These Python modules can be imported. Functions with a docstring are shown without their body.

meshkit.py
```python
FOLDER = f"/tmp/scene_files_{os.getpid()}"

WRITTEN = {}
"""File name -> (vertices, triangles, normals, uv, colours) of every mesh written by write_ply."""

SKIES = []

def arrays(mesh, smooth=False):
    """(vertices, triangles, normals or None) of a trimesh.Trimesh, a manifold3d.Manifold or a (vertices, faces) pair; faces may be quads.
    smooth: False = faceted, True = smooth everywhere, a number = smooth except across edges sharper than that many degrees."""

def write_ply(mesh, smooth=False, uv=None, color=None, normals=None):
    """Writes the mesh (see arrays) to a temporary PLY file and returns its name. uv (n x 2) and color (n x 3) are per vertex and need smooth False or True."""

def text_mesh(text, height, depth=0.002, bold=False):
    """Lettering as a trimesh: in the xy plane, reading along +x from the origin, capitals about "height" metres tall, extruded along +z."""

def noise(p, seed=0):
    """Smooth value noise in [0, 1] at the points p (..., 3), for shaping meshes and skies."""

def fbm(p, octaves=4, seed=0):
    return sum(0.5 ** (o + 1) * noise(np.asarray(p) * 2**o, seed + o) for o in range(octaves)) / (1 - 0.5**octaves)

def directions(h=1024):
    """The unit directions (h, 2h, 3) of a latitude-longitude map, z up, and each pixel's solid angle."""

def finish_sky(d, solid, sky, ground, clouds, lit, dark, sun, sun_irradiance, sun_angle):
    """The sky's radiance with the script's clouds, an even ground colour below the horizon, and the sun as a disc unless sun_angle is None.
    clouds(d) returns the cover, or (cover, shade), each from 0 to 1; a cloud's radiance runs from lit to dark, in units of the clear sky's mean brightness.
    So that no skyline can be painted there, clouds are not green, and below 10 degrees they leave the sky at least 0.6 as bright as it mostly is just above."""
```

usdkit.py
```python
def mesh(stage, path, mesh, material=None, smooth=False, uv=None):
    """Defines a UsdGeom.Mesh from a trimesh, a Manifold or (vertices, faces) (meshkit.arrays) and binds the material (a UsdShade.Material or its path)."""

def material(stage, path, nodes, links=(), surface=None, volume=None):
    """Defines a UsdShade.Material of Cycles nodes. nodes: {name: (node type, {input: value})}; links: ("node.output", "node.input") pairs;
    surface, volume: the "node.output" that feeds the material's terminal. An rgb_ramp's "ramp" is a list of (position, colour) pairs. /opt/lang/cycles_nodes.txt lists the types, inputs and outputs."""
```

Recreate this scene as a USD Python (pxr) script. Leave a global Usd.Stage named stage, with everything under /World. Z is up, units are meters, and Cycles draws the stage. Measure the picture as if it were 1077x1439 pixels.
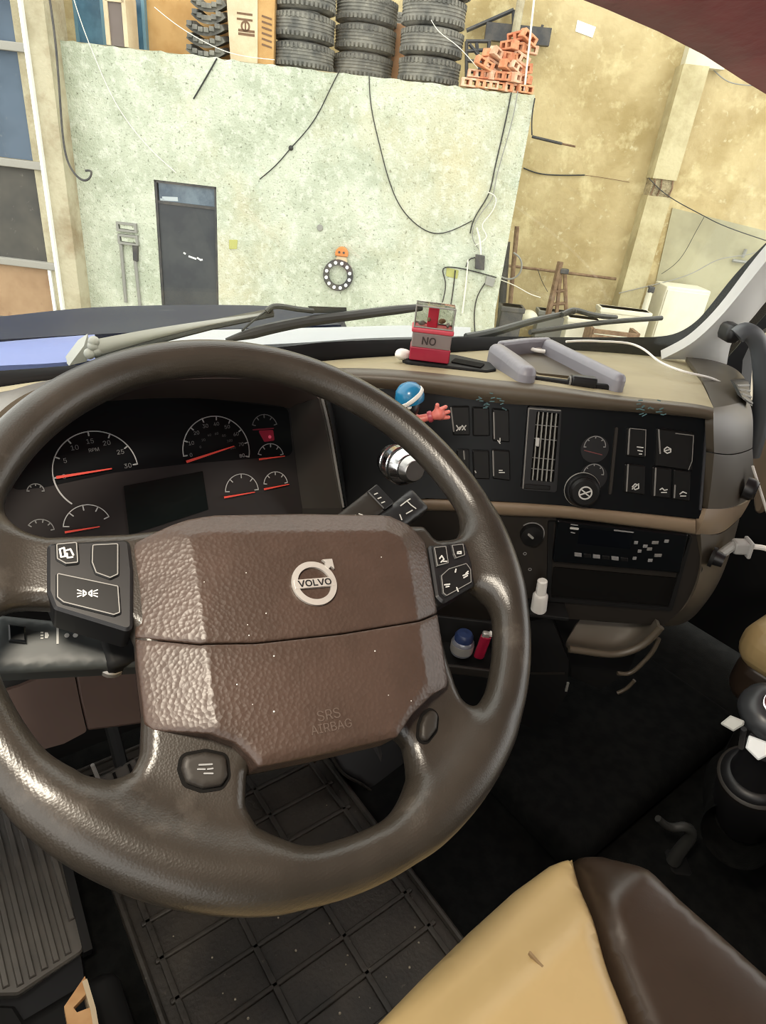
import math, random
import numpy as np
import trimesh, manifold3d as m3d, shapely
from shapely.geometry import Polygon, LineString, Point, MultiPolygon
from scipy.spatial import Delaunay
import usdkit, meshkit
from pxr import Usd, UsdGeom, UsdLux, UsdShade, Gf, Sdf

# ------------------------------------------------------------------ camera, sky, exposure
stage = Usd.Stage.CreateInMemory()
UsdGeom.SetStageUpAxis(stage, 'Z'); UsdGeom.SetStageMetersPerUnit(stage, 1.0)
UsdGeom.Xform.Define(stage, '/World')
FPX, W, H = 890.0, 1077.0, 1439.0
CAM_Z = 2.5                          # eye height above the garage ground
YAW = math.radians(39.7)             # the camera looks to the right of the truck's axis; +y is the truck's forward
ROLL, PITCH = math.atan2(190, 1600), math.atan(FPX / math.hypot(190, 1600))
EXPOSURE = 0.62
SKY = 0.62

GX = np.array([math.cos(YAW), -math.sin(YAW), 0.0])     # garage axes = camera heading on the ground
GY = np.array([math.sin(YAW), math.cos(YAW), 0.0])
GZ = np.array([0, 0, 1.0])
_F = math.cos(PITCH) * GY - math.sin(PITCH) * GZ
_U0 = math.sin(PITCH) * GY + math.cos(PITCH) * GZ
_R = math.cos(ROLL) * GX + math.sin(ROLL) * _U0
_U = -math.sin(ROLL) * GX + math.cos(ROLL) * _U0

cam = UsdGeom.Camera.Define(stage, '/World/camera')
cam.CreateHorizontalApertureAttr(24.0); cam.CreateVerticalApertureAttr(24.0 * H / W)
cam.CreateFocalLengthAttr(24.0 * FPX / W)
cam.CreateClippingRangeAttr(Gf.Vec2f(0.02, 500))
cam.CreateExposureAttr(EXPOSURE)
UsdGeom.Xformable(cam).AddTransformOp().Set(Gf.Matrix4d(*_R, 0, *_U, 0, *(-_F), 0, 0, 0, CAM_Z, 1))
dome = UsdLux.DomeLight.Define(stage, '/World/sky')
lamp = UsdLux.RectLight.Define(stage, '/World/cab_lamp_light')     # the cab's ceiling lamp, behind and above the eye
LAMP = np.array([-0.06, 0.15, 0.243])
lamp.CreateWidthAttr(0.20); lamp.CreateHeightAttr(0.10); lamp.CreateIntensityAttr(92.0); lamp.CreateColorAttr(Gf.Vec3f(1.0, 0.90, 0.74))
UsdGeom.Xformable(lamp).AddTranslateOp().Set(Gf.Vec3d(*(LAMP + [0, 0, CAM_Z])))
dome.CreateIntensityAttr(SKY); dome.CreateColorAttr(Gf.Vec3f(1.0, 0.98, 0.93))

# ------------------------------------------------------------------ pixels, planes
def ray(p):
    p = np.atleast_2d(np.asarray(p, float))
    return ((p[:, :1] - W / 2) * _R - (p[:, 1:2] - H / 2) * _U) / FPX + _F

class Plane:
    """A plane of the place with its own axes; uv() carries photo positions onto it."""
    def __init__(s, o, n, up=(0, 0, 1), x=None):
        s.o, s.n = np.array(o, float), np.array(n, float) / np.linalg.norm(n)
        s.x = np.cross(up, s.n) if x is None else np.array(x, float)
        s.x = s.x - s.n * (s.x @ s.n); s.x /= np.linalg.norm(s.x); s.y = np.cross(s.n, s.x)
    def hit(s, p, h=0.0):
        d = ray(p); o = s.o + s.n * h
        return d * ((o @ s.n) / (d @ s.n))[:, None]
    def uv(s, p, h=0.0):
        q = s.hit(p, h) - s.o
        return np.c_[q @ s.x, q @ s.y]
    def at(s, u, v, h=0.0):
        u, v, h = np.broadcast_arrays(np.asarray(u, float), np.asarray(v, float), np.asarray(h, float))
        return s.o + u[..., None] * s.x + v[..., None] * s.y + h[..., None] * s.n
    def mat(s):
        m = np.eye(4); m[:3, 0], m[:3, 1], m[:3, 2], m[:3, 3] = s.x, s.y, s.n, s.o
        return m
    def off(s, h): return Plane(s.o + s.n * h, s.n, x=s.x)

def deep(p, d):                      # on the photo's rays at depth d along the camera heading
    r = ray(p); return r * (d / (r @ GY))[:, None]
def fwd(p, y):                       # at truck-forward distance y
    r = ray(p); return r * (y / r[:, 1])[:, None]
def side(p, x):
    r = ray(p); return r * (x / r[:, 0])[:, None]
def level(p, z):                     # at height z relative to the eye
    r = ray(p); return r * (z / r[:, 2])[:, None]
def G(x, y, z): return x * GX + y * GY + np.array([0, 0, z])

# ------------------------------------------------------------------ mesh helpers
def TM(v, f): return trimesh.Trimesh(np.asarray(v, float), np.asarray(f, int), process=False)
def cat(*ms):
    ms = [m for x in ms for m in (x if isinstance(x, (list, tuple)) else [x])]
    return trimesh.util.concatenate(ms) if len(ms) > 1 else ms[0]
def man(m):
    if isinstance(m, m3d.Manifold):
        q = m.to_mesh(); return TM(q.vert_properties[:, :3], q.tri_verts)
    return m
def xf(m, M):
    m = m.copy(); m.apply_transform(M); return m
def frame(o, x, y, z):
    M = np.eye(4); M[:3, 0], M[:3, 1], M[:3, 2], M[:3, 3] = x, y, z, o; return M
def rbox(size, r=0.004, seg=8):
    sx, sy, sz = [max(a / 2 - r, 1e-4) for a in size]
    s = m3d.Manifold.sphere(r, seg)
    return man(m3d.Manifold.batch_hull([s.translate((a * sx, b * sy, c * sz)) for a in (-1, 1) for b in (-1, 1) for c in (-1, 1)]))
def box(size): return trimesh.creation.box(size)
def place(m, o, x=(1, 0, 0), z=(0, 0, 1)):
    z = np.array(z, float) / np.linalg.norm(z); x = np.array(x, float); x = x - z * (x @ z); x /= np.linalg.norm(x)
    return xf(m, frame(o, x, np.cross(z, x), z))
def gbox(x0, x1, y0, y1, z0, z1, r=0):      # a box in garage axes
    s = (x1 - x0, y1 - y0, z1 - z0); m = rbox(s, r) if r else box(s)
    return place(m, G((x0 + x1) / 2, (y0 + y1) / 2, (z0 + z1) / 2), GX)
def spline(p, n=40, closed=False):
    from scipy.interpolate import CubicSpline
    p = np.asarray(p, float)
    if closed: p = np.vstack([p, p[:1]])
    t = np.r_[0, np.cumsum(np.linalg.norm(np.diff(p, axis=0), axis=1) ** 0.5)]
    q = CubicSpline(t, p, bc_type='periodic' if closed else 'natural')(np.linspace(0, t[-1], n + closed))
    return q[:-1] if closed else q
def tube(p, r, sides=8, closed=False):
    p = np.asarray(p, float); n = len(p); r = np.broadcast_to(np.asarray(r, float), (n,))
    t = (np.roll(p, -1, 0) - np.roll(p, 1, 0)) if closed else np.gradient(p, axis=0)
    t /= np.linalg.norm(t, axis=1, keepdims=True) + 1e-12
    a = np.zeros_like(p); u = np.array([0.31, 0.17, 0.93])
    u = u - t[0] * (u @ t[0])
    for i in range(n):
        u = u - t[i] * (u @ t[i]); u /= np.linalg.norm(u) + 1e-12; a[i] = u
    b = np.cross(t, a); an = np.arange(sides) * 2 * np.pi / sides
    v = (p[:, None] + r[:, None, None] * (np.cos(an)[None, :, None] * a[:, None] + np.sin(an)[None, :, None] * b[:, None])).reshape(-1, 3)
    f = []
    for i in range(n if closed else n - 1):
        for j in range(sides):
            k, j2 = (i + 1) % n, (j + 1) % sides
            f += [[i * sides + j, i * sides + j2, k * sides + j2], [i * sides + j, k * sides + j2, k * sides + j]]
    if not closed:
        v = np.vstack([v, p[0], p[-1]]); e = len(v)
        for j in range(sides):
            j2 = (j + 1) % sides
            f += [[e - 2, j2, j], [e - 1, (n - 1) * sides + j, (n - 1) * sides + j2]]
    m = TM(v, f)
    if m.volume < 0: m.invert()
    return m
def lathe(prof, sides=32):           # prof: (radius, z) from bottom to top, about +z
    prof = np.asarray(prof, float); an = np.arange(sides) * 2 * np.pi / sides; n = len(prof)
    v = np.stack([prof[:, :1] * np.cos(an), prof[:, :1] * np.sin(an), np.broadcast_to(prof[:, 1:], (n, sides))], -1).reshape(-1, 3)
    f = []
    for i in range(n - 1):
        for j in range(sides):
            j2 = (j + 1) % sides
            f += [[i * sides + j, i * sides + j2, (i + 1) * sides + j2], [i * sides + j, (i + 1) * sides + j2, (i + 1) * sides + j]]
    v = np.vstack([v, [0, 0, prof[0, 1]], [0, 0, prof[-1, 1]]]); e = len(v)
    for j in range(sides):
        j2 = (j + 1) % sides
        f += [[e - 2, j2, j], [e - 1, (n - 1) * sides + j, (n - 1) * sides + j2]]
    return TM(v, f)
def arrow(m, a, b, x=(1, 0, 0)):     # a mesh made along +z put at a, looking to b
    z = np.asarray(b, float) - a; z /= np.linalg.norm(z)
    x = np.array(x, float)
    if abs(x @ z) > 0.95: x = np.array([0, 1.0, 0])
    return place(m, a, x, z)
def polys(s): return [g for g in getattr(s, 'geoms', [s]) if g.geom_type == 'Polygon' and g.area > 1e-9]
def rnd(s, r): return s.buffer(-r).buffer(2 * r).buffer(-r) if r else s
def extr(s, h0, h1):
    out = []
    for g in polys(s):
        m = trimesh.creation.extrude_polygon(g, h1 - h0, engine='earcut'); m.apply_translation((0, 0, h0)); out.append(m)
    return cat(out)
def slab(s, pl, h0, h1, bev=0.0):    # a flat piece standing on a plane, its front edges chamfered
    out = []
    for g in polys(s):
        if bev and g.buffer(-bev).area > 0 and g.area > 0.97 * g.convex_hull.area:
            i = polys(g.buffer(-bev))[0]
            pts = [(x, y, z) for q, zz in ((g, (h0, h1 - bev)), (i, (h1,))) for z in zz for x, y in q.exterior.coords[:-1]]
            out.append(man(m3d.Manifold.hull_points(np.array(pts))))
        else: out.append(extr(g, h0, h1))
    return xf(cat(out), pl.mat())
def pxpoly(p, pl, r=0.0, h=0.0): return rnd(Polygon(pl.uv(p, h)).buffer(0), r)
def quad(pl, p, h0, h1, r=0.003, bev=0.0012): return slab(pxpoly(p, pl, r, h1), pl, h0, h1, bev)
def stroke(pl, p, w, h0, h1, h=None):   # a thin raised line
    return slab(LineString(pl.uv(p, h1 if h is None else h)).buffer(w / 2, cap_style=2), pl, h0, h1)
def pillow(poly, step, r, top, bot, pl=None):
    """A plump plate: its upper face follows top(u, v) and rolls over within r of its edge; its lower face is at bot."""
    out = []
    for g in polys(poly):
        g = shapely.segmentize(g, step); rings = [g.exterior] + list(g.interiors)
        B = np.vstack([np.array(q.coords)[:-1] for q in rings])
        x0, y0, x1, y1 = g.bounds
        gx, gy = np.meshgrid(np.arange(x0, x1, step), np.arange(y0, y1, step))
        gx[::2] += step / 2
        q = np.c_[gx.ravel(), gy.ravel()]
        shp = g.buffer(-step * 0.55)
        q = q[shapely.contains_xy(shp, q[:, 0], q[:, 1])] if not shp.is_empty else np.zeros((0, 2))
        ring2 = []
        for rr in (0.12 * r, 0.4 * r):
            s2 = g.buffer(-rr)
            for h in polys(s2):
                h = shapely.segmentize(h, step)
                for l in [h.exterior] + list(h.interiors): ring2.append(np.array(l.coords)[:-1])
        if ring2:
            R2 = np.vstack(ring2)
            from scipy.spatial import cKDTree
            if len(q): q = q[cKDTree(R2).query(q)[0] > step * 0.5]
            q = np.vstack([R2, q])
        V = np.vstack([B, q])
        T = Delaunay(V).simplices
        c = V[T].mean(1)
        T = T[shapely.contains_xy(g, c[:, 0], c[:, 1])]
        a = V[T]; ar = (a[:, 1, 0] - a[:, 0, 0]) * (a[:, 2, 1] - a[:, 0, 1]) - (a[:, 1, 1] - a[:, 0, 1]) * (a[:, 2, 0] - a[:, 0, 0])
        T = np.where((ar < 0)[:, None], T[:, ::-1], T); T = T[np.abs(ar) > 1e-12]
        d = shapely.distance(g.boundary, shapely.points(V)); d[:len(B)] = 0
        k = np.clip(d / r, 0, 1)
        z = top(V[:, 0], V[:, 1]) - r * (1 - np.sqrt(np.clip(1 - (1 - k) ** 2, 0, 1)))
        n = len(V)
        up = np.c_[V, z]; lo = np.c_[V, np.full(n, bot)]
        f = [T, T[:, ::-1] + n]; i = 0
        for q_ in rings:
            m = len(q_.coords) - 1; a = i + np.arange(m); b = i + (np.arange(m) + 1) % m
            e = np.c_[a, b]
            if not shapely.LinearRing(q_.coords).is_ccw: pass
            f += [np.c_[a, a + n, b + n], np.c_[a, b + n, b]]; i += m
        me = TM(np.vstack([up, lo]), np.vstack(f)); trimesh.repair.fix_normals(me) if False else None
        out.append(me)
    me = cat(out)
    return xf(me, pl.mat()) if pl is not None else me
def sheet(rows, t=0.004, n=None, m=None):
    """A skin through rows of points (all rows equally long), given a thickness t behind it."""
    R = np.array([spline(r, m) if m else r for r in rows], float)
    if n: R = np.stack([spline(R[:, j], n) for j in range(R.shape[1])], 1)
    a, b = R.shape[:2]
    du, dv = np.gradient(R, axis=0), np.gradient(R, axis=1)
    N = np.cross(du, dv); N /= np.linalg.norm(N, axis=2, keepdims=True) + 1e-12
    V = np.vstack([R.reshape(-1, 3), (R - N * t).reshape(-1, 3)])
    i, j = np.meshgrid(np.arange(a - 1), np.arange(b - 1), indexing='ij')
    q = np.stack([i * b + j, (i + 1) * b + j, (i + 1) * b + j + 1, i * b + j + 1], -1).reshape(-1, 4)
    k = a * b; F = [q, q[:, ::-1] + k]
    def wall(idx):
        x, y = np.array(idx[:-1]), np.array(idx[1:]); F.append(np.c_[x, y, y + k, x + k])
    wall([j for j in range(b)]); wall([i * b + b - 1 for i in range(a)])
    wall([(a - 1) * b + j for j in range(b)][::-1]); wall([i * b for i in range(a)][::-1])
    F = np.vstack(F); return TM(V, np.vstack([F[:, [0, 1, 2]], F[:, [0, 2, 3]]]))
def iso(f, lo, hi, step):
    """The surface f = 0 as a mesh (marching tetrahedra); f < 0 inside."""
    ax = [np.arange(a, b + step, step) for a, b in zip(lo, hi)]
    X = np.stack(np.meshgrid(*ax, indexing='ij'), -1); V = f(X); s = V.shape
    I = np.arange(V.size).reshape(s); neg = V < 0
    c = [(0, 0, 0), (1, 0, 0), (0, 1, 0), (1, 1, 0), (0, 0, 1), (1, 0, 1), (0, 1, 1), (1, 1, 1)]
    sl = lambda A, k: A[k[0]:s[0] - 1 + k[0], k[1]:s[1] - 1 + k[1], k[2]:s[2] - 1 + k[2]]
    cnt = sum(sl(neg, k).astype(int) for k in c); act = (cnt > 0) & (cnt < 8)
    C = np.stack([sl(I, k)[act] for k in c], 1)
    T = np.vstack([C[:, t] for t in ([0, 1, 3, 7], [0, 3, 2, 7], [0, 2, 6, 7], [0, 6, 4, 7], [0, 4, 5, 7], [0, 5, 1, 7])])
    v = V.ravel(); P = X.reshape(-1, 3); o = np.argsort(v[T], axis=1); T = np.take_along_axis(T, o, 1)
    k = (v[T] < 0).sum(1); E = []
    def tri(t, e): E.append((t, e))
    for n_, es in ((1, [[(0, 1), (0, 2), (0, 3)]]), (3, [[(0, 3), (1, 3), (2, 3)]]), (2, [[(0, 2), (0, 3), (1, 3)], [(0, 2), (1, 3), (1, 2)]])):
        t = T[k == n_]
        for e in es: tri(t, e)
    keys = np.vstack([np.stack([np.stack([t[:, a], t[:, b]], -1) for a, b in e], 1) for t, e in E])
    ori = np.vstack([P[t[:, 3]] - P[t[:, 0]] for t, e in E])
    code = np.sort(keys, -1); code = code[..., 0].astype(np.int64) * V.size + code[..., 1]
    u, inv = np.unique(code, return_inverse=True); inv = inv.reshape(code.shape)
    a, b = u // V.size, u % V.size; w = v[a] / (v[a] - v[b])
    Q = P[a] + (P[b] - P[a]) * w[:, None]
    n = np.cross(Q[inv[:, 1]] - Q[inv[:, 0]], Q[inv[:, 2]] - Q[inv[:, 0]])
    inv = np.where(((n * ori).sum(1) < 0)[:, None], inv[:, ::-1], inv)
    return TM(Q, inv)
def sd_poly(poly, x, y):
    p = shapely.points(x, y); d = shapely.distance(poly.boundary, p)
    return np.where(shapely.contains_xy(poly, x, y), -d, d)
def smin(a, b, k):
    h = np.clip(0.5 + 0.5 * (b - a) / k, 0, 1); return b + (a - b) * h - k * h * (1 - h)
def sd_box(p, h, r):
    q = np.abs(p) - np.asarray(h) + r
    return np.linalg.norm(np.maximum(q, 0), axis=-1) + np.minimum(q.max(-1), 0) - r
def sd_cap(p, a, b, ra, rb=None):
    rb = ra if rb is None else rb; a, b = np.array(a, float), np.array(b, float); d = b - a
    t = np.clip(((p - a) @ d) / (d @ d), 0, 1)
    return np.linalg.norm(p - a - t[..., None] * d, axis=-1) - (ra + (rb - ra) * t)
def text(s, pl, px, hgt, h=0.0, t=0.0006, bold=False, ang=0.0, mid=True):
    m = meshkit.text_mesh(s, hgt, t, bold)
    c = m.bounds.mean(0); m.apply_translation((-c[0] if mid else 0, -c[1], 0))
    m.apply_transform(trimesh.transformations.rotation_matrix(ang, (0, 0, 1)))
    u, v = pl.uv([px], h)[0]; m.apply_translation((u, v, h)); return xf(m, pl.mat())

# ------------------------------------------------------------------ materials
def lin(c):
    c = np.asarray(c, float) / 255; return np.where(c <= 0.04045, c / 12.92, ((c + 0.055) / 1.055) ** 2.4)
LOOKS = {}
def mat(name, col, rough=0.5, metal=0.0, col2=None, vs=8.0, lo=0.4, hi=0.6, bump=0.0, bs=200.0, bd=0.001, coat=0.0, spots=None, det=4.0, coords='object', spec=0.5, voro=False, em=None, stretch=None, bmix=None, grime=None):
    if name in LOOKS: return LOOKS[name]
    N = {'p': ('principled_bsdf', {'base_color': tuple(col), 'roughness': rough, 'metallic': metal, 'coat_weight': coat, 'coat_roughness': 0.08, 'specular_ior_level': spec})}
    L = []
    if em: N['p'][1].update(emission_color=tuple(em[0]), emission_strength=em[1])
    N['g'] = ('geometry', {}); src = 'g.position'
    if stretch: N['mp'] = ('mapping', {'scale': stretch}); L.append(('g.position', 'mp.vector')); src = 'mp.vector'
    last = None
    if col2 is not None:
        N['n'] = ('noise_texture', {'scale': vs, 'detail': det, 'roughness': 0.6}); L.append((src, 'n.vector'))
        N['r'] = ('rgb_ramp', {'ramp': [(lo, tuple(col)), (hi, tuple(col2))]}); L.append(('n.fac', 'r.fac')); last = 'r.color'
    for i, g in enumerate(grime or []):              # (colour, scale, lo, hi, strength): stains with a shape of their own
        N[f'gn{i}'] = ('noise_texture', {'scale': g[1], 'detail': 6.0, 'roughness': 0.65}); L.append((src, f'gn{i}.vector'))
        N[f'gm{i}'] = ('map_range', {'from_min': g[2], 'from_max': g[3], 'to_min': 0.0, 'to_max': g[4], 'clamp': True}); L.append((f'gn{i}.fac', f'gm{i}.value'))
        N[f'gx{i}'] = ('mix', {'color1': tuple(col), 'color2': tuple(g[0])}); L += [(f'gm{i}.result', f'gx{i}.fac')]
        if last: L.append((last, f'gx{i}.color1'))
        last = f'gx{i}.color'
    if last: L.append((last, 'p.base_color'))
    if bump:
        if voro:
            N['bn'] = ('voronoi_texture', {'scale': bs}); L += [('g.position', 'bn.vector'), ('bn.distance', 'b.height')]
        else:
            N['bn'] = ('noise_texture', {'scale': bs, 'detail': 3.0}); L += [('g.position', 'bn.vector'), ('bn.fac', 'b.height')]
        N['b'] = ('bump', {'strength': bump, 'distance': bd}); L.append(('b.normal', 'p.normal'))
    LOOKS[name] = usdkit.material(stage, '/World/Looks/' + name, N, L, surface='p.BSDF'); return LOOKS[name]

# ------------------------------------------------------------------ things, parts, sub-parts
NAMES, THINGS = {}, []
def numbered(name, scope='/'):
    k = NAMES.get((scope, name), 0); NAMES[(scope, name)] = k + 1
    return name if k == 0 else f'{name}_{k:03d}'
def put(path, me, material, smooth, off):
    me = man(me); me = TM(me.vertices - off, me.faces)
    usdkit.mesh(stage, path, me, material, smooth=smooth)
    return stage.GetPrimAtPath(path)
def keys(prim, label=None, cat=None, group=None, kind=None):
    for k, v in (('label', label), ('category', cat), ('group', group), ('kind', kind)):
        if v: prim.SetCustomDataByKey(k, v)
class Thing:
    def __init__(s, name, label=None, cat=None, group=None, kind=None, base=None):
        s.name, s.keys, s.items, s.base = name, (label, cat, group, kind), [], base; THINGS.append(s)
    def part(s, name, mesh, material, smooth=30, to=None, label=None, kind=None):
        it = dict(name=name, mesh=mesh, mat=material, smooth=smooth, kids=[], label=label, kind=kind)
        (s.items if to is None else to['kids']).append(it); return it
    def flush(s):
        s.path = '/World/' + numbered(s.name)
        b = np.vstack([np.array(man(i['mesh']).bounds) for i in s.items])
        lo, hi = b.min(0), b.max(0); off = np.array([(lo[0] + hi[0]) / 2, (lo[1] + hi[1]) / 2, lo[2]]) if s.base is None else np.array(s.base, float)
        x = UsdGeom.Xform.Define(stage, s.path); x.AddTranslateOp().Set(Gf.Vec3d(*(off + [0, 0, CAM_Z])))
        keys(x.GetPrim(), *s.keys)
        def emit(it, parent):
            p = parent + '/' + numbered(it['name'], parent)
            keys(put(p, it['mesh'], it['mat'], it['smooth'], off), it['label'], kind=it['kind'])
            for k in it['kids']: emit(k, p)
        for it in s.items: emit(it, s.path)
class One:
    """A thing, or a piece of the setting, that is one mesh (its own children may follow)."""
    def __init__(s, name, mesh, material, label=None, cat=None, group=None, kind=None, smooth=30):
        s.name, s.mesh, s.mat, s.smooth, s.keys, s.kids = name, mesh, material, smooth, (label, cat, group, kind), []; THINGS.append(s)
    def part(s, name, mesh, material, smooth=30, to=None, label=None, kind=None):
        it = dict(name=name, mesh=mesh, mat=material, smooth=smooth, kids=[], label=label, kind=kind)
        (s.kids if to is None else to['kids']).append(it); return it
    def flush(s):
        s.path = '/World/' + numbered(s.name); off = np.array([0, 0, -CAM_Z])
        m = man(s.mesh); c = m.bounds.mean(0); c[2] = m.bounds[0, 2]
        prim = put(s.path, m, s.mat, s.smooth, c); UsdGeom.Xformable(prim).AddTranslateOp().Set(Gf.Vec3d(*(c + [0, 0, CAM_Z])))
        keys(prim, *s.keys)
        def emit(it, parent):
            p = parent + '/' + numbered(it['name'], parent)
            keys(put(p, it['mesh'], it['mat'], it['smooth'], c), it['label'], kind=it['kind'])
            for k in it['kids']: emit(k, p)
        for it in s.kids: emit(it, s.path)
def structure(name, mesh, material, label=None, smooth=30): return One(name, mesh, material, label, None, None, 'structure', smooth)

# ================================================================== the workshop
rng = random.Random(7)
D = 9.0                                # the booth's front wall, in front of the eye
GND = -CAM_Z
PW = Plane(G(0, D, 0), -GY)            # its face
PB = Plane(G(0, 11.2, 0), -GY)         # the back wall
M_white = mat('white_roughcast', (0.41, 0.45, 0.35), 0.95, col2=(0.54, 0.575, 0.47), vs=1.8, lo=0.38, hi=0.6, bump=0.8, bs=48, bd=0.018,
              grime=[((0.13, 0.14, 0.10), 30.0, 0.58, 0.68, 0.85), ((0.58, 0.50, 0.30), 0.55, 0.5, 0.72, 0.55), ((0.68, 0.71, 0.62), 11.0, 0.50, 0.64, 0.55)])
M_yellow = mat('ochre_plaster', (0.36, 0.275, 0.125), 0.95, col2=(0.53, 0.43, 0.235), vs=1.0, lo=0.36, hi=0.62, bump=0.5, bs=10, bd=0.03,
               grime=[((0.66, 0.57, 0.33), 2.6, 0.54, 0.68, 0.7), ((0.30, 0.22, 0.10), 0.9, 0.6, 0.75, 0.5), ((0.66, 0.60, 0.40), 9.0, 0.60, 0.7, 0.6)])
M_pier = mat('beige_plaster', (0.34, 0.30, 0.20), 0.95, col2=(0.47, 0.43, 0.31), vs=2.0, bump=0.5, bs=30, bd=0.02, grime=[((0.25, 0.18, 0.10), 1.5, 0.5, 0.68, 0.7)])
M_col = mat('pale_concrete', (0.40, 0.34, 0.19), 0.9, col2=(0.52, 0.46, 0.28), vs=2.5, bump=0.4, bs=20, bd=0.02, grime=[((0.36, 0.28, 0.16), 5.0, 0.6, 0.75, 0.6)])
M_gnd = mat('garage_concrete', (0.24, 0.22, 0.18), 0.85, col2=(0.36, 0.33, 0.27), vs=0.8, grime=[((0.06, 0.06, 0.05), 1.2, 0.6, 0.75, 0.7)])
M_tire = mat('old_tyre_rubber', (0.085, 0.085, 0.08), 0.85, col2=(0.24, 0.23, 0.20), vs=5, lo=0.35, hi=0.7, grime=[((0.42, 0.40, 0.33), 20.0, 0.62, 0.74, 0.7)])
M_card = mat('cardboard', (0.44, 0.25, 0.09), 0.85, col2=(0.52, 0.32, 0.13), vs=3)
M_sack = mat('paper_sack', (0.54, 0.43, 0.28), 0.8, col2=(0.62, 0.52, 0.36), vs=4)
M_ink = mat('brown_print', (0.16, 0.09, 0.05), 0.8)
M_brick = [mat(f'hollow_brick_{"abc"[i]}', c, 0.9, col2=c2, vs=14, bump=0.5, bs=60, bd=0.01) for i, (c, c2) in enumerate((((0.55, 0.22, 0.11), (0.66, 0.33, 0.18)), ((0.60, 0.33, 0.21), (0.70, 0.48, 0.34)), ((0.48, 0.17, 0.09), (0.6, 0.28, 0.15))))]
M_dkmetal = mat('dark_metal', (0.035, 0.036, 0.04), 0.5, col2=(0.07, 0.065, 0.06), vs=6)
M_rust = mat('rusty_metal', (0.14, 0.08, 0.045), 0.8, col2=(0.22, 0.14, 0.08), vs=15)
M_cable = mat('black_cable', (0.03, 0.03, 0.028), 0.6)
M_wcable = mat('white_cord', (0.75, 0.72, 0.62), 0.6)
M_door = mat('door_black_steel', (0.030, 0.034, 0.042), 0.55, col2=(0.045, 0.05, 0.055), vs=2.5)
M_blue = mat('blue_window_film', (0.10, 0.22, 0.32), 0.3, col2=(0.06, 0.13, 0.2), vs=2.5)
M_gate = mat('blue_grey_gate_paint', (0.030, 0.052, 0.085), 0.6, col2=(0.075, 0.11, 0.16), vs=0.7, grime=[((0.25, 0.26, 0.25), 6.0, 0.62, 0.72, 0.5)])
M_gate2 = mat('dark_gate_paint', (0.035, 0.035, 0.035), 0.7, col2=(0.075, 0.07, 0.06), vs=0.9, grime=[((0.25, 0.24, 0.21), 6.0, 0.63, 0.72, 0.5)])
M_gate3 = mat('orange_brown_gate_paint', (0.26, 0.155, 0.085), 0.7, col2=(0.36, 0.235, 0.135), vs=1.2, grime=[((0.2, 0.11, 0.06), 5.0, 0.6, 0.72, 0.5)])
M_rail = mat('grey_gate_rail', (0.30, 0.29, 0.26), 0.7)
M_grey = mat('grey_metal', (0.25, 0.25, 0.23), 0.6)
M_pale = mat('pale_cream_paint', (0.60, 0.57, 0.44), 0.6, col2=(0.68, 0.65, 0.52), vs=2)
M_ltgreen = mat('yellow_green_tag', (0.42, 0.42, 0.14), 0.7)
M_paper = mat('white_paper', (0.80, 0.82, 0.80), 0.8)
M_orange = mat('orange_paint', (0.60, 0.22, 0.06), 0.6)

structure('floor', gbox(-14, 14, -6, 13, GND - 0.2, GND), M_gnd, 'stained concrete workshop floor')
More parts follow.
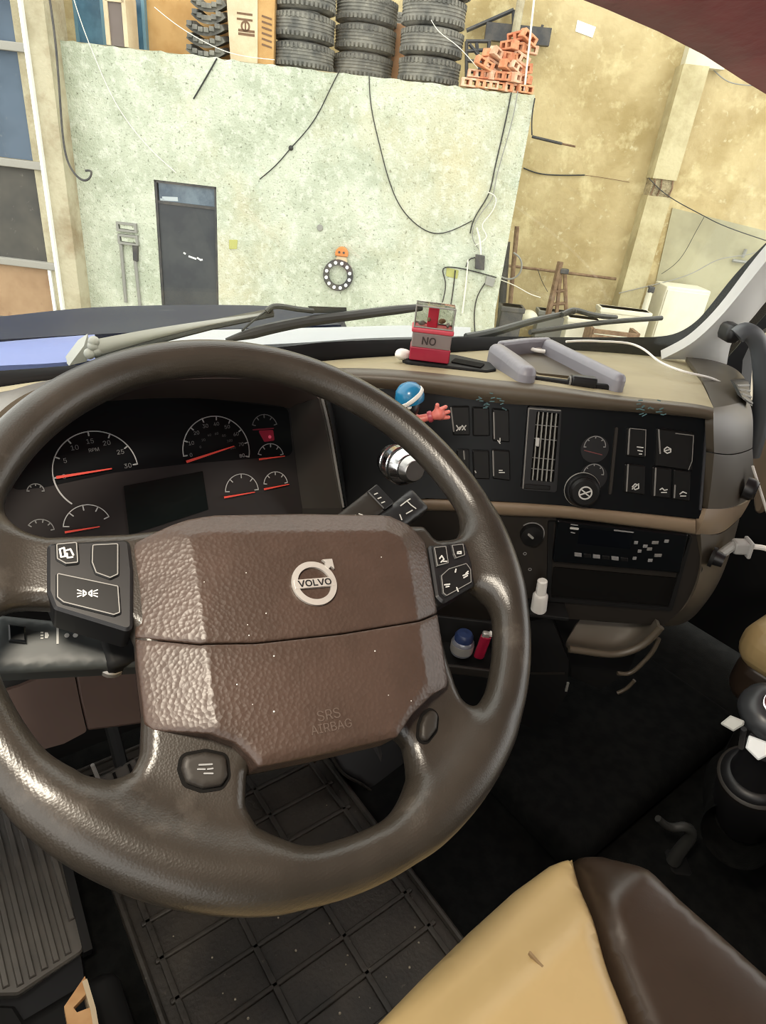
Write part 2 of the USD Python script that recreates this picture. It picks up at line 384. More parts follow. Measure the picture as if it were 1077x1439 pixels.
# the booth: front wall with a doorway, side wall, roof
ul, ur = PW.uv([(80, 50)])[0], PW.uv([(752, 136)])[0]
d0, d1 = PW.uv([(216, 252)])[0], PW.uv([(304, 263)])[0]
xl, xr, zt = ul[0], ur[0], 0.5 * (ul[1] + ur[1])
dx0, dx1, dz = d0[0], d1[0], 0.5 * (d0[1] + d1[1])
edge = [(xl + (xr - xl) * i / 60, zt + rng.uniform(-0.028, 0.0)) for i in range(61)]
wallp = Polygon([(xl - 0.35, GND), (xr, GND)] + edge[::-1] + [(xl - 0.35, zt)])
wallp = wallp.difference(Polygon([(dx0, GND - 1), (dx1, GND - 1), (dx1, dz), (dx0, dz)]))
structure('wall_front', xf(extr(wallp, -0.16, 0), PW.mat()), M_white, 'white roughcast front wall of the booth')
structure('wall_side', gbox(xr - 0.16, xr, D + 0.16, 11.2, GND, zt - 0.02), M_white, 'side wall of the white booth')
structure('trim_1', gbox(xl - 0.35, xr - 0.03, D + 0.16, 11.2, zt - 0.14, zt - 0.001), M_pier, 'flat roof slab of the white booth')
# the door in it
dr = Thing('door_1', 'dark steel door with a lighter glazed top in the white booth wall', None, None, 'structure')
zb = PW.uv([(260, 288)])[0][1]
leaf = dr.part('door_leaf', gbox(dx0 + 0.02, dx1 - 0.02, D + 0.03, D + 0.08, GND + 0.01, zb), M_door)
dr.part('pane', gbox(dx0 + 0.04, dx1 - 0.04, D + 0.045, D + 0.06, zb + 0.01, dz - 0.03), mat('dark_blue_pane', (0.05, 0.075, 0.11), 0.15, col2=(0.12, 0.16, 0.2), vs=3))
dr.part('door_frame', cat(gbox(dx0, dx0 + 0.03, D + 0.01, D + 0.1, GND, dz), gbox(dx1 - 0.03, dx1, D + 0.01, D + 0.1, GND, dz), gbox(dx0, dx1, D + 0.01, D + 0.1, dz - 0.03, dz), gbox(dx0, dx1, D + 0.02, D + 0.09, zb - 0.02, zb + 0.015)), M_dkmetal)
PD = PW.off(-0.03)
for a, b in (((258, 355), (261, 357)), ((265, 360), (276, 364)), ((277, 362), (283, 366)), ((282, 365), (285, 365))):
    dr.part('scuff_mark', stroke(PD, [a, b], 0.022, 0, 0.001), M_paper)
for a, b in (((228, 279), (228, 286)), ((228, 279), (250, 280))):
    dr.part('pane_sticker', stroke(PW.off(-0.045), [a, b], 0.05, 0, 0.002), mat('pale_blue_sticker', (0.42, 0.47, 0.5), 0.6))
# back wall, ochre; grey patch low on the right; column
structure('wall_back', gbox(-8, 13, 11.2, 11.45, GND, 4.6), M_yellow, 'mottled ochre back wall')
gp = PB.uv([(943, 291), (1077, 340)])
structure('trim_2', xf(extr(Polygon(PB.uv([(945, 292), (1100, 330), (1180, 500), (905, 470)])), 0, 0.02), PB.mat()), mat('grey_plaster', (0.32, 0.30, 0.20), 0.95, col2=(0.40, 0.375, 0.25), vs=1.5), 'lower grey plaster patch of the back wall')
PC_ = PB.off(0.32)
ca, cb = PC_.uv([(915, 260)])[0][0] - 0.0, PC_.uv([(948, 265)])[0][0]
ctop = PC_.uv([(985, 92)])[0][1]
brk = PC_.uv([(925, 262)])[0][1]
col = Thing('column', 'pale concrete column against the ochre back wall', None, None, 'structure')
col.part('column_shaft', gbox(ca, cb, 10.88, 11.2, GND, brk - 0.13), M_col)
col.part('column_shaft', gbox(ca, cb, 10.88, 11.2, brk + 0.1, ctop), M_col)
col.part('column_joint', gbox(ca + 0.02, cb - 0.02, 10.91, 11.2, brk - 0.14, brk + 0.11), mat('broken_concrete', (0.28, 0.23, 0.14), 0.95, col2=(0.45, 0.38, 0.24), vs=12, bump=1, bs=30, bd=0.04))
for x in (ca + 0.04, ca + 0.14, cb - 0.05): col.part('rebar', tube([G(x, 10.9, brk - 0.15), G(x + 0.02, 10.885, brk), G(x, 10.9, brk + 0.12)], 0.012), M_rust)
structure('trim_3', gbox(ca + 0.05, cb + 0.25, 11.0, 11.2, ctop, 4.2), M_pale, 'pale plaster band above the column')
# pier on the left and the gate
pl_, pr_ = PW.uv([(62, 220)])[0][0], PW.uv([(98, 220)])[0][0]
structure('wall_left', gbox(pl_, pr_ + 0.05, D - 0.28, D + 0.2, GND, 4.2), M_pier, 'beige plastered pier beside the gate')
PG = Plane(G(0, D - 0.3, 0), -GY)
gz1, gz2 = PG.uv([(25, 230)])[0][1], PG.uv([(35, 370)])[0][1]
gx1 = PG.uv([(58, 220)])[0][0]; gx0 = gx1 - 3.2
gt = Thing('door_2', 'tall blue-grey steel gate with an orange-brown lower panel', None, None, 'structure')
def corr(x0, x1, z0, z1):
    n = 1; return [gbox(x0 + (x1 - x0) * i / n, x0 + (x1 - x0) * (i + 0.985) / n, D - 0.256 + 0.003 * (i % 2), D - 0.24, z0, z1) for i in range(n)]
gt.part('upper_panel', cat(corr(gx0, gx1, gz1 + 0.05, 3.9)), M_gate)
gt.part('middle_panel', cat(corr(gx0, gx1, gz2 + 0.04, gz1 - 0.05)), M_gate2, label='nearly black middle panel of the gate')
gt.part('lower_panel', cat(corr(gx0, gx1, GND + 0.06, gz2 - 0.04)), M_gate3, label='orange-brown lower panel of the gate')
for z in (gz1, gz2, PG.uv([(15, 65)])[0][1]): gt.part('rail', gbox(gx0, gx1, D - 0.33, D - 0.24, z - 0.045, z + 0.045, 0.01), M_rail)
gt.part('edge_post', gbox(gx1 - 0.005, gx1 + 0.03, D - 0.34, D - 0.22, GND + 0.03, 3.9), M_paper, label='whitish edge post of the gate')
zq = PG.uv([(70, 385)])[0]
gt.part('flat_bar', gbox(zq[0] - 0.02, zq[0] + 0.02, D - 0.31, D - 0.27, GND + 0.06, gz2 - 0.05), M_paper)

# window above the booth, left; board, sack, leaning tread pieces, tyres, bricks
Y2 = D + 0.62
P2 = Plane(G(0, D + 0.3, 0), -GY)
def px_box(a, b, y0, y1, r=0.0, zlo=None):          # a box in garage axes between two photo corners at depth y0
    pl = Plane(G(0, y0, 0), -GY); (x0, z1), (x1, z0) = pl.uv([a, b]); return gbox(x0, x1, y0, y1, z0 if zlo is None else zlo, z1, r)
ztop = zt
w = Thing('window_1', 'blue window with a small box on its sill above the booth roof', None, None, 'structure')
(wx0, _), (wx1, wz1) = P2.uv([(96, 40), (186, -60)])
w.part('pane', gbox(wx0, wx1, D + 0.55, D + 0.57, ztop + 0.02, wz1), M_blue)
for t in (0.0, 0.4, 0.72, 1.0): w.part('window_frame', gbox(wx0 + (wx1 - wx0) * t - 0.02, wx0 + (wx1 - wx0) * t + 0.02, D + 0.52, D + 0.6, ztop, wz1), mat('teal_frame', (0.13, 0.25, 0.32), 0.5))
def on_roof(n, m, ma, label, catg, group=None): return One(n, m, ma, label, catg, group)
cb_ = Thing('carton', 'small grey carton with a pale rim on the booth roof by the window', 'box')
x0, x1 = P2.uv([(160, 40)])[0][0], P2.uv([(186, 40)])[0][0]
cb_.part('carton_body', gbox(x0, x1, D + 0.12, D + 0.4, ztop, ztop + 0.42), mat('grey_brown_box', (0.16, 0.13, 0.12), 0.8))
cb_.part('carton_rim', cat(gbox(x0 - 0.02, x0 + 0.03, D + 0.1, D + 0.42, ztop, ztop + 0.5), gbox(x1 - 0.03, x1 + 0.02, D + 0.1, D + 0.42, ztop, ztop + 0.5), gbox(x0, x1, D + 0.1, D + 0.42, ztop + 0.42, ztop + 0.5)), M_sack)
bx = Thing('wall_board', 'orange-brown plain board standing on the booth roof', 'board')
x0, x1 = P2.uv([(190, 50)])[0][0], P2.uv([(300, 60)])[0][0]
bx.part('board', gbox(x0, x1 + 0.45, D + 0.60, D + 0.64, ztop, 2.6), M_card)
bx.part('board_edge', gbox(x0 - 0.03, x0, D + 0.58, D + 0.66, ztop, 2.6), M_sack)
# paper sack carton
sk = Thing('paper_sack', 'tall cream and orange printed paper sack between tread pieces and tyres', 'sack')
PS = Plane(G(0, D + 0.18, 0), -GY)
q = PS.uv([(316, -40), (362, -40), (362, 80), (324, 77)])
def slanted(q, y0, y1, M_):
    f = Polygon(q); return xf(extr(f, -(y1 - y0), 0), Plane(G(0, y0, 0), -GY).mat())
fr = sk.part('sack_front', slanted([(q[0][0], q[0][1]), (q[1][0], q[1][1]), (q[2][0], ztop), (q[3][0], ztop)], D + 0.18, D + 0.32, 0), M_sack)
q2 = PS.uv([(362, -40), (387, -40), (384, 82), (362, 80)])
sk.part('sack_side', slanted([q2[0], q2[1], (q2[2][0], ztop), (q2[3][0], ztop)], D + 0.2, D + 0.32, 0), M_card, label='orange side of the sack')
PSf = PS.off(0.002)
for y in (18, 26): sk.part('print_line', stroke(PSf, [(333, y), (355, y + 3)], 0.02, 0, 0.001), M_ink, to=fr)
lg = PSf.uv([(345, 37)])[0]
sk.part('round_mark', xf(extr(Point(lg).buffer(0.055).difference(Point(lg).buffer(0.035)).union(LineString([lg - [0, 0.04], lg + [0, 0.04]]).buffer(0.008)), 0, 0.001), PSf.mat()), M_ink, to=fr)
for y in (42, 47): sk.part('print_line', stroke(PSf, [(335, y), (358, y + 3)], 0.025, 0, 0.001), M_ink, to=fr)
for i in range(6): sk.part('print_line', stroke(PSf.off(-0.018), [(368, 22 + i * 8), (382, 27 + i * 8)], 0.018, 0, 0.001), M_ink)
# curved tread pieces
for i in range(5):
    y = 68 - i * 13
    a, b = PS.uv([(266 + (i > 2) * 6 + rng.uniform(-2, 2), y)])[0], PS.uv([(314 - rng.uniform(0, 3), y)])[0]
    cx, wd = (a[0] + b[0]) / 2, (b[0] - a[0]) / 2
    prof = []
    t = np.linspace(-1, 1, 17)
    rows = []
    for dy, dzz in ((0.0, 0.0), (0.16, 0.03), (0.32, 0.05)):
        rows.append([G(cx + wd * s, D + 0.12 + dy + 0.03 * abs(s), ztop + 0.03 + i * 0.115 + dzz + 0.07 * s * s) for s in t])
    th = Thing('tread_piece', ['lowest curved tyre tread piece of the pile beside the sack', 'second tread piece from the bottom beside the sack', 'middle tread piece of the pile beside the sack', 'fourth tread piece from the bottom beside the sack', 'topmost tread piece of the pile beside the sack'][i], 'tyre tread', 'tyre tread pieces')
    th.part('tread', sheet(rows[::-1], 0.06), M_tire)
    for k in range(6):
        s = -0.85 + 0.34 * k
        th.part('tread_lug', gbox(cx + wd * s - 0.03, cx + wd * s + 0.03, D + 0.09, D + 0.15, ztop + 0.0 + i * 0.115 + 0.07 * s * s, ztop + 0.05 + i * 0.115 + 0.07 * s * s, 0.006), M_tire)
# tyres
R_T, H_T = 0.380, 0.285
def tyre_meshes():
    r, h = R_T, H_T
    prof = [(0.2, 0.035), (0.225, 0.012), (0.29, 0.0), (0.335, 0.012), (r - 0.012, 0.045)]
    tread = [(r - 0.012, 0.045), (r, 0.07)]
    for g in range(4):
        z = 0.075 + (h - 0.15) * (g + 0.5) / 4
        tread += [(r + 0.003, z - 0.016), (r - 0.005, z + 0.008), (r - 0.005, z + 0.015), (r + 0.003, z + 0.022)]
    tread += [(r, h - 0.07), (r - 0.012, h - 0.045)]
    lo = prof; hi = [(a, h - b) for a, b in prof[::-1]]; inn = [(0.2, h - 0.035), (0.215, h - 0.06), (0.3, h / 2), (0.215, 0.06), (0.2, 0.035)]
    def ring(p):
        m = lathe(p, 56); keep = (m.faces < len(m.vertices) - 2).all(1); return TM(m.vertices, m.faces[keep])
    lugs = []
    for k in range(44):
        an = 2 * math.pi * k / 44
        for z, s in ((0.055, 1), (h - 0.055, -1)):
            lugs.append(place(box((0.02, 0.03, 0.05)), (r * math.cos(an) - 0.004 * math.cos(an), r * math.sin(an) - 0.004 * math.sin(an), z), (math.cos(an), math.sin(an), 0)))
    return ring(lo), ring(hi), ring(tread), ring(inn), cat(lugs)
TYRES = []
PT = Plane(G(0, D + 0.18, 0), -GY)
spec = [('left', 426, 0.56, [0, 0, 0]), ('middle', 511, 0.91, [0.0, 0.01, 0.0]), ('right', 607, 0.56, [0, 0.0, -0.02, 0.01])]
for nm, px_, yy, jx in spec:
    cx = Plane(G(0, D + yy, 0), -GY).uv([(px_, 70)])[0][0]
    for k, j in enumerate(jx):
        pos = ['bottom tyre', 'second tyre from the bottom', 'third tyre from the bottom', 'fourth tyre from the bottom'][k]
        TYRES.append((G(cx + j + rng.uniform(-0.012, 0.012), D + yy + rng.uniform(-0.02, 0.02), ztop + k * (H_T + 0.004)), rng.uniform(0, 6), rng.uniform(-0.015, 0.015), f'{pos} in the {nm} stack on the booth roof'))
cx = Plane(G(0, D + 1.15, 0), -GY).uv([(553, 40)])[0][0]
for k in range(3): TYRES.append((G(cx, D + 1.74, ztop + k * (H_T + 0.002)), 1.0 + k, 0, f'{["lowest", "middle", "upper"][k]} tyre of the stack behind the middle and right stacks'))
for k in range(2):
    cx = Plane(G(0, D + 1.2, 0), -GY).uv([(655, 60)])[0][0]
def make_tyres():
    first = None
    for i, (pos, rz, tilt, lab) in enumerate(TYRES):
        path = '/World/' + numbered('tyre'); x = UsdGeom.Xform.Define(stage, path)
        x.AddTranslateOp().Set(Gf.Vec3d(*(pos + [0, 0, CAM_Z]))); x.AddRotateXYZOp().Set(Gf.Vec3f(math.degrees(tilt), 0, math.degrees(rz)))
        keys(x.GetPrim(), lab, 'tyre', 'tyres stacked on the booth roof')
        if first is None:
            first = path
            for n, m in zip(('sidewall', 'sidewall_001', 'tread', 'inner_liner', 'tread_lugs'), tyre_meshes()):
                usdkit.mesh(stage, path + '/' + n, m, M_tire, smooth=35)
        else:
            x.GetPrim().GetReferences().AddInternalReference(first); x.GetPrim().SetInstanceable(True)
            keys(x.GetPrim(), lab, 'tyre', 'tyres stacked on the booth roof')
# orange block between stacks
One('orange_block', px_box((554, 32), (568, 90), D + 1.02, D + 1.1, 0.01, ztop), mat('orange_board', (0.62, 0.33, 0.17), 0.85), 'narrow orange slab between the middle and right tyre stacks', 'board')
# hollow bricks, heaped
bl, br_ = Plane(G(0, D + 0.3, 0), -GY).uv([(655, 105)])[0][0], Plane(G(0, D + 0.3, 0), -GY).uv([(745, 120)])[0][0]
rows_ = [(9, 0.0), (8, 0.1), (6, 0.2), (5, 0.3), (3, 0.4), (2, 0.5)]
nb = 0
ORD = ['first', 'second', 'third', 'fourth', 'fifth', 'sixth', 'seventh', 'eighth', 'ninth', 'tenth']
ROWN = ['bottom', 'second', 'third', 'fourth', 'fifth', 'topmost']
for k, (n, z) in enumerate(rows_):
    for i in range(n):
        for lay in range(1):
            nb += 1
            t = (i + 0.5) / n
            cx = bl + (br_ - bl) * (0.08 * k + 0.02 + (0.94 - 0.12 * k) * t) + 0.12 * (k > 3)
            m = rbox((rng.uniform(0.18, 0.24), 0.11, rng.uniform(0.08, 0.10)), 0.006, 6)
            holes = [trimesh.creation.box((0.05, 0.2, 0.045)) for _ in range(2)]
            if lay == 0:
                mm = m3d.Manifold(m3d.Mesh(np.array(m.vertices, np.float32), np.array(m.faces, np.uint32)))
                for sx in (-0.045, 0.045): mm = mm - m3d.Manifold.cube((0.055, 0.3, 0.048), True).translate((sx, 0, 0))
                m = man(mm)
            an = rng.uniform(-0.9, 0.9) if k else rng.uniform(-0.3, 0.3); ti = rng.uniform(-0.5, 0.5) * (k > 1)
            m.apply_transform(trimesh.transformations.rotation_matrix(ti, (0, 1, 0))); m.apply_transform(trimesh.transformations.rotation_matrix(an, (0, 0, 1)))
            One('hollow_brick', place(m, G(cx, D + 0.14 + 0.16 * lay + rng.uniform(-0.02, 0.06) * (1 + (k > 1)), ztop + z + 0.051), GX), M_brick[nb % 3], f'orange hollow brick, {ORD[i]} from the left in the {ROWN[k]} row of the heap', 'brick', 'hollow bricks heaped on the booth roof', smooth=False)
# dark scrap beside the heap, the steel bars and poles behind
rb = Thing('scrap_rack', 'dark tangled scrap metal between the tyres and the brick heap', 'scrap metal')
P3 = Plane(G(0, D + 0.45, 0), -GY)
for a, b in (((655, 58), (690, 58)), ((655, 72), (685, 70)), ((655, 85), (682, 88)), ((656, 58), (656, 110)), ((688, 56), (684, 112)), ((670, 60), (676, 112)), ((655, 100), (700, 104)), ((660, 62), (690, 100))):
    pa, pb = P3.hit([a, b]); rb.part('scrap_bar', tube([pa, pb], 0.022, 6), M_dkmetal)
fr_ = Thing('wall_bracket', 'black steel bracket with a diagonal brace on the ochre wall', 'bracket')
PBm = PB.off(0.12)
fr_.part('channel', cat(stroke(PBm, [(683, 43), (774, 52)], 0.2, 0, 0.12)), M_dkmetal)
a, b = PB.off(0.1).hit([(656, 43), (722, 14)]); fr_.part('brace', tube([a, b], 0.03, 6), M_dkmetal)
a, b = PB.off(0.1).hit([(722, 14), (722, 40)]); fr_.part('brace', tube([a, b], 0.025, 6), M_dkmetal)
a, b = PB.off(0.2).hit([(763, 35), (760, 45)]); fr_.part('hook', tube([a, b], 0.02, 6), M_dkmetal)
def pole(n, a, b, r, m, lab, cat_, pl): p, q = pl.hit([a, b]); return One(n, tube([p, q], r, 10), m, lab, cat_)
pole('pipe', (738, -30), (723, 55), 0.055, M_pier, 'pale vertical pipe crossing the black steel bracket', 'pipe', PB.off(0.35))
pole('rod', (753, -20), (737, 128), 0.012, M_wcable, 'thin pale rod standing beside the brick heap', 'rod', Plane(G(0, D + 0.1, 0), -GY))
One('paper_sheet', quad(PB.off(0.004), [(812, 28), (838, 38), (833, 53), (809, 44)], 0, 0.004, 0, 0), M_paper, 'small white paper stuck high on the ochre wall', 'paper')
pole('rebar', (748, 192), (790, 202), 0.02, M_dkmetal, 'short dark bar sticking out of the ochre wall below the brick heap', 'bar', PB.off(0.15))
pole('rebar', (790, 202), (809, 206), 0.014, M_rust, 'thin rusty end of the bar on the ochre wall', 'bar', PB.off(0.15))
def wire(pts, pl, r=0.008, m=None, lab='', cat_='cable', n=40): return One('cable', tube(spline(pl.hit(pts), n), r * 0.68, 6), m or M_cable, lab, cat_)
Pw = PW.off(0.012); Pb = PB.off(0.02)
wire([(70, 0), (78, 60), (85, 150), (92, 215), (102, 240), (116, 253), (126, 250), (128, 241), (120, 240)], Plane(G(0, D - 0.3, 0), -GY), 0.02, M_dkmetal, 'dark conduit curling at its end on the beige pier', 'cable')
wire([(104, 0), (118, 42), (135, 85), (150, 120), (172, 160), (210, 208), (248, 243)], Pw.off(0.02), 0.008, M_wcable, 'white cord hanging from the window down to the dark door')
wire([(305, 82), (288, 112), (272, 139)], Pw, 0.013, None, 'short dark cable stub below the tread pieces')
wire([(478, 98), (462, 130), (447, 160), (428, 187), (409, 208), (390, 230), (365, 252)], Pw, 0.009, None, 'dark cable slanting down left from the middle tyre stack')
One('cable_clip', place(trimesh.creation.icosphere(2, 0.03), Pw.hit([(409, 208)])[0]), M_cable, 'small dark knot on the slanting cable', 'clip')
wire([(519, 103), (522, 150), (534, 205), (543, 240), (560, 285), (585, 315), (612, 328), (640, 322), (664, 310)], Pw, 0.009, None, 'dark cable looping down from the right of the middle tyres')
wire([(719, 130), (712, 165), (703, 205), (694, 245), (686, 275), (668, 305), (661, 328)], Pw, 0.012, None, 'thick dark cable dropping beside the booth corner')
wire([(728, 128), (720, 170), (706, 220), (697, 255), (691, 280), (676, 300), (664, 330), (673, 350)], Pw.off(0.02), 0.009, M_grey, 'grey cable running beside the thick dark one at the booth corner')
wire([(686, 270), (697, 278), (690, 300), (678, 318), (684, 332), (668, 345)], Pw.off(0.03), 0.01, M_wcable, 'pale tangled cable at the booth corner')
wire([(752, 138), (748, 165), (748, 190)], Pw.off(0.02), 0.012, None, 'short dark wire at the top corner of the booth')
wire([(736, 236), (755, 243), (780, 246), (822, 246)], Pb, 0.014, None, 'dark horizontal cable on the ochre wall')
wire([(822, 246), (850, 250), (885, 256)], Pb, 0.006, M_rust, 'thin rusty wire continuing along the ochre wall')
wire([(912, 250), (930, 268), (955, 285), (985, 301), (1015, 316), (1077, 338)], PC_.off(0.02), 0.011, None, 'dark cable sagging from the broken column to the right')
wire([(990, 305), (975, 332), (955, 365), (930, 385)], Pb.off(0.05), 0.006, None, 'thin wire hanging from the sagging cable')
wire([(1077, 350), (1050, 358), (1010, 365), (975, 383), (920, 400), (870, 412)], PC_.off(0.04), 0.01, M_grey, 'grey cable crossing low in front of the column')
wire([(905, 0), (940, 25), (985, 62)], Pb.off(0.05), 0.012, M_grey, 'cable running down to the top of the column')
wire([(1002, 97), (1025, 115), (1055, 120), (1077, 122)], Pb.off(0.05), 0.012, M_grey, 'cable leading right from the top of the column')
wire([(217, 10), (250, 36), (290, 60), (330, 76), (386, 84)], Plane(G(0, D + 0.02, 0), -GY), 0.007, M_wcable, 'thin white cord across the orange board and tread pieces')
wire([(606, 28), (618, 45), (640, 62), (660, 82), (672, 96)], Plane(G(0, D + 0.08, 0), -GY), 0.007, M_wcable, 'thin white cord across the right tyre stack')
# ring, orange holder, tag, spot, switch box
rg = Thing('flange_ring', 'black steel ring with bolt holes hanging on the white wall', 'ring')
rc = PW.uv([(476, 386)])[0]; ro = abs(PW.uv([(497, 386)])[0][0] - rc[0]); ri = ro * 0.62
shp = Point(rc).buffer(ro).difference(Point(rc).buffer(ri))
rg.part('ring', slab(shp, PW, 0.02, 0.06), M_dkmetal)
for k in range(12):
    a = 2 * math.pi * (k + 0.5) / 12; c = rc + 0.8 * ro * np.array([math.cos(a), math.sin(a)])
    rg.part('bolt', slab(Point(c).buffer(0.022), PW, 0.06, 0.075), M_paper)
hk = Thing('lamp_holder', 'small orange holder on the white wall above the steel ring', 'lamp holder')
c = PW.uv([(481, 356)])[0]
hk.part('holder_cap', slab(Point(c).buffer(0.085).intersection(Polygon([(c[0] - 1, c[1] - 0.03), (c[0] + 1, c[1] - 0.03), (c[0] + 1, c[1] + 1), (c[0] - 1, c[1] + 1)])), PW, 0.0, 0.08, 0.01), M_orange)
hk.part('holder_base', slab(Polygon([(c[0] - 0.08, c[1] - 0.1), (c[0] + 0.08, c[1] - 0.1), (c[0] + 0.06, c[1] - 0.03), (c[0] - 0.06, c[1] - 0.03)]), PW, 0.0, 0.06, 0.01), M_sack)
for dx in (-0.03, 0.03): hk.part('screw', slab(Point(c + [dx, 0.02]).buffer(0.014), PW, 0.08, 0.09), M_dkmetal)
One('wall_tag', quad(PW, [(322, 337), (334, 337), (333, 350), (322, 350)], 0, 0.008, 0.01, 0.002), M_ltgreen, 'small yellow-green tag beside the dark door', 'tag')
One('wall_plug', slab(Point(PW.uv([(450, 320)])[0]).buffer(0.04), PW, 0, 0.02, 0.006), M_grey, 'dark round plug in the white wall', 'plug')
sb = Thing('switch_box', 'double switch box with two pipes on the white wall left of the door', 'switch box')
for y0, y1, xx in ((311, 325, 0), (328, 343, 2)):
    f = sb.part('box_frame', slab(pxpoly([(165 + xx, y0), (193 + xx, y0 + 3), (194 + xx, y1 + 2), (166 + xx, y1 - 1)], PW).difference(pxpoly([(168 + xx, y0 + 3.5), (190 + xx, y0 + 6), (191 + xx, y1 - 1), (169 + xx, y1 - 4)], PW)), PW, 0, 0.05), M_grey)
    sb.part('box_cover', quad(PW, [(168 + xx, y0 + 3.5), (190 + xx, y0 + 6), (191 + xx, y1 - 1), (169 + xx, y1 - 4)], 0, 0.035, 0, 0.004), M_white, to=f)
for a, b in (((170, 343), (177, 425)), ((188, 345), (197, 432))):
    p, q = PW.off(0.025).hit([a, b]); sb.part('pipe', tube([p, q], 0.022, 8), M_grey)
sb.part('junction', quad(PW, [(186, 345), (193, 346), (193, 368), (187, 366)], 0, 0.05, 0, 0.005), M_dkmetal)
# electrics at the booth corner
eb = Thing('fuse_board', 'open electrical board with a dark breaker and hanging wires at the booth corner', 'fuse board')
eb.part('back_board', quad(PW, [(625, 372), (700, 388), (694, 470), (618, 455)], 0.0, 0.02, 0, 0), M_white)
eb.part('breaker', quad(PW, [(669, 358), (682, 360), (681, 380), (668, 378)], 0.02, 0.09, 0.005, 0.008), M_dkmetal)
eb.part('yellow_tag', quad(PW, [(628, 376), (645, 380), (643, 392), (627, 388)], 0.02, 0.03, 0.01, 0.003), M_ltgreen)
eb.part('coil', quad(PW, [(684, 388), (697, 392), (693, 404), (682, 400)], 0.02, 0.07, 0.01, 0.006), M_grey)
for pts in ([(622, 425), (626, 395), (623, 378), (640, 376), (669, 382), (698, 390)], [(668, 470), (667, 440), (672, 415), (682, 398)], [(655, 375), (660, 365), (668, 362)], [(640, 380), (638, 400), (634, 428)]):
    eb.part('wire', tube(spline(PW.off(0.05).hit(pts), 24), 0.009, 6), M_cable)
for pts in ([(658, 365), (655, 400), (650, 440)], [(676, 358), (674, 335), (670, 320)]): eb.part('wire', tube(spline(PW.off(0.05).hit(pts), 16), 0.012, 6), M_wcable)
# poles, bar, jack stand and clutter low on the right
P4 = Plane(G(0, D + 1.3, 0), -GY)
pole('post', (727, 318), (716, 440), 0.035, M_rust, 'dark upright post beside the booth corner', 'post', P4)
pole('post', (712, 340), (703, 470), 0.06, M_dkmetal, 'thick dark post just behind the booth corner', 'post', P4.off(-0.1))
pole('bar', (703, 372), (866, 392), 0.022, M_rust, 'long horizontal rusty bar along the ochre wall', 'bar', Pb.off(0.12))
wire([(702, 388), (718, 392), (731, 383), (732, 365), (722, 355)], P4.off(0.1), 0.02, M_grey, 'grey hose hooked round the upright post')
wire([(703, 393), (725, 402), (745, 413), (760, 418)], P4.off(0.1), 0.011, M_wcable, 'pale cable with a clamp by the upright post')
wire([(756, 378), (762, 395), (770, 410)], Pb.off(0.14), 0.008, None, 'thin wire hanging from the rusty bar')
js = Thing('jack_stand', 'dark trestle of crossed bars in front of the ochre wall', 'stand')
for a, b, r in (((788, 368), (770, 445), 0.05), ((794, 380), (796, 440), 0.03), ((788, 385), (782, 445), 0.03), ((778, 410), (797, 408), 0.025), ((776, 428), (797, 426), 0.025)):
    p, q = P4.hit([a, b]); js.part('stand_bar', tube([p, q], r, 6), M_rust)
p = P4.hit([(793, 381)])[0]; js.part('stand_head', place(rbox((0.13, 0.1, 0.07), 0.01), p, GX), M_dkmetal)
for i, (x0, y0, x1, y1, ma, lab, cg) in enumerate(((706, 430, 730, 470, M_dkmetal, 'dark bin low beside the booth corner', 'bin'), (735, 437, 757, 452, M_pale, 'pale lump on the junk pile by the booth corner', 'bag'), (759, 436, 800, 475, M_grey, 'grey machine part below the trestle', 'machine'), (800, 446, 838, 480, M_pale, 'cream box under the right wiper', 'box'), (846, 432, 905, 478, M_pale, 'long cream carton below the column', 'carton'), (835, 462, 893, 490, M_rust, 'reddish wooden crate below the column', 'crate'))):
    yy = D + (0.35, 1.0, 1.66, 0.9, 1.22, 0.4)[i]
    pl = Plane(G(0, yy, 0), -GY); (xa, za), (xb, zb_) = pl.uv([(x0, y0), (x1, y1)])
    t = Thing({'machine': 'machine_part', 'bag': 'rag_bag'}.get(cg, cg), lab, cg)
    if cg == 'bag': t.part('bag_body', place(trimesh.creation.icosphere(3, 1.0), (0, 0, 0)).apply_scale((abs(xb - xa) / 2, 0.15, 0.12)).apply_translation(G((xa + xb) / 2, yy + 0.15, za - 0.12)), ma)
    elif cg == 'crate':
        for k in range(4): t.part('slat', gbox(xa, xb, yy, yy + 0.03, za - 0.08 * k - 0.06, za - 0.08 * k, 0.004), ma)
        for x in (xa, xb): t.part('corner_post', gbox(x - 0.025, x + 0.025, yy + 0.03, yy + 0.4, GND, za, 0), ma)
    else:
        t.part('body', gbox(xa, xb, yy, yy + 0.28, GND + 0.005, za, 0.02), ma)
        t.part('top_lip', gbox(xa - 0.015, xb + 0.015, yy - 0.015, yy + 0.295, za - 0.07, za, 0.01), ma)
fz = Thing('white_cabinet', 'cream metal cabinet standing right of the column', 'cabinet')
PF = Plane(G(0, 10.5, 0), -GY)
(fx0, fz1), (fx1, _) = PF.uv([(938, 402), (1000, 411)])
fz.part('cabinet_body', gbox(fx0, fx1, 10.5, 11.05, GND + 0.03, fz1, 0.02), M_pale)
fz.part('cabinet_door', gbox(fx0 + 0.02, fx1 - 0.02, 10.47, 10.5, GND + 0.1, fz1 - 0.05, 0.008), M_pale)
pole('pipe', (915, 405), (893, 480), 0.05, M_pale, 'pale slanting pipe beside the cream cabinet', 'pipe', PF)
p = PF.hit([(915, 407)])[0]; One('pipe_valve', place(rbox((0.1, 0.1, 0.1), 0.02), p, GX), M_dkmetal, 'dark valve on top of the pale slanting pipe', 'valve')
bt = Thing('wall_cross', 'small dark bracket on the grey plaster near the windscreen corner', 'bracket')
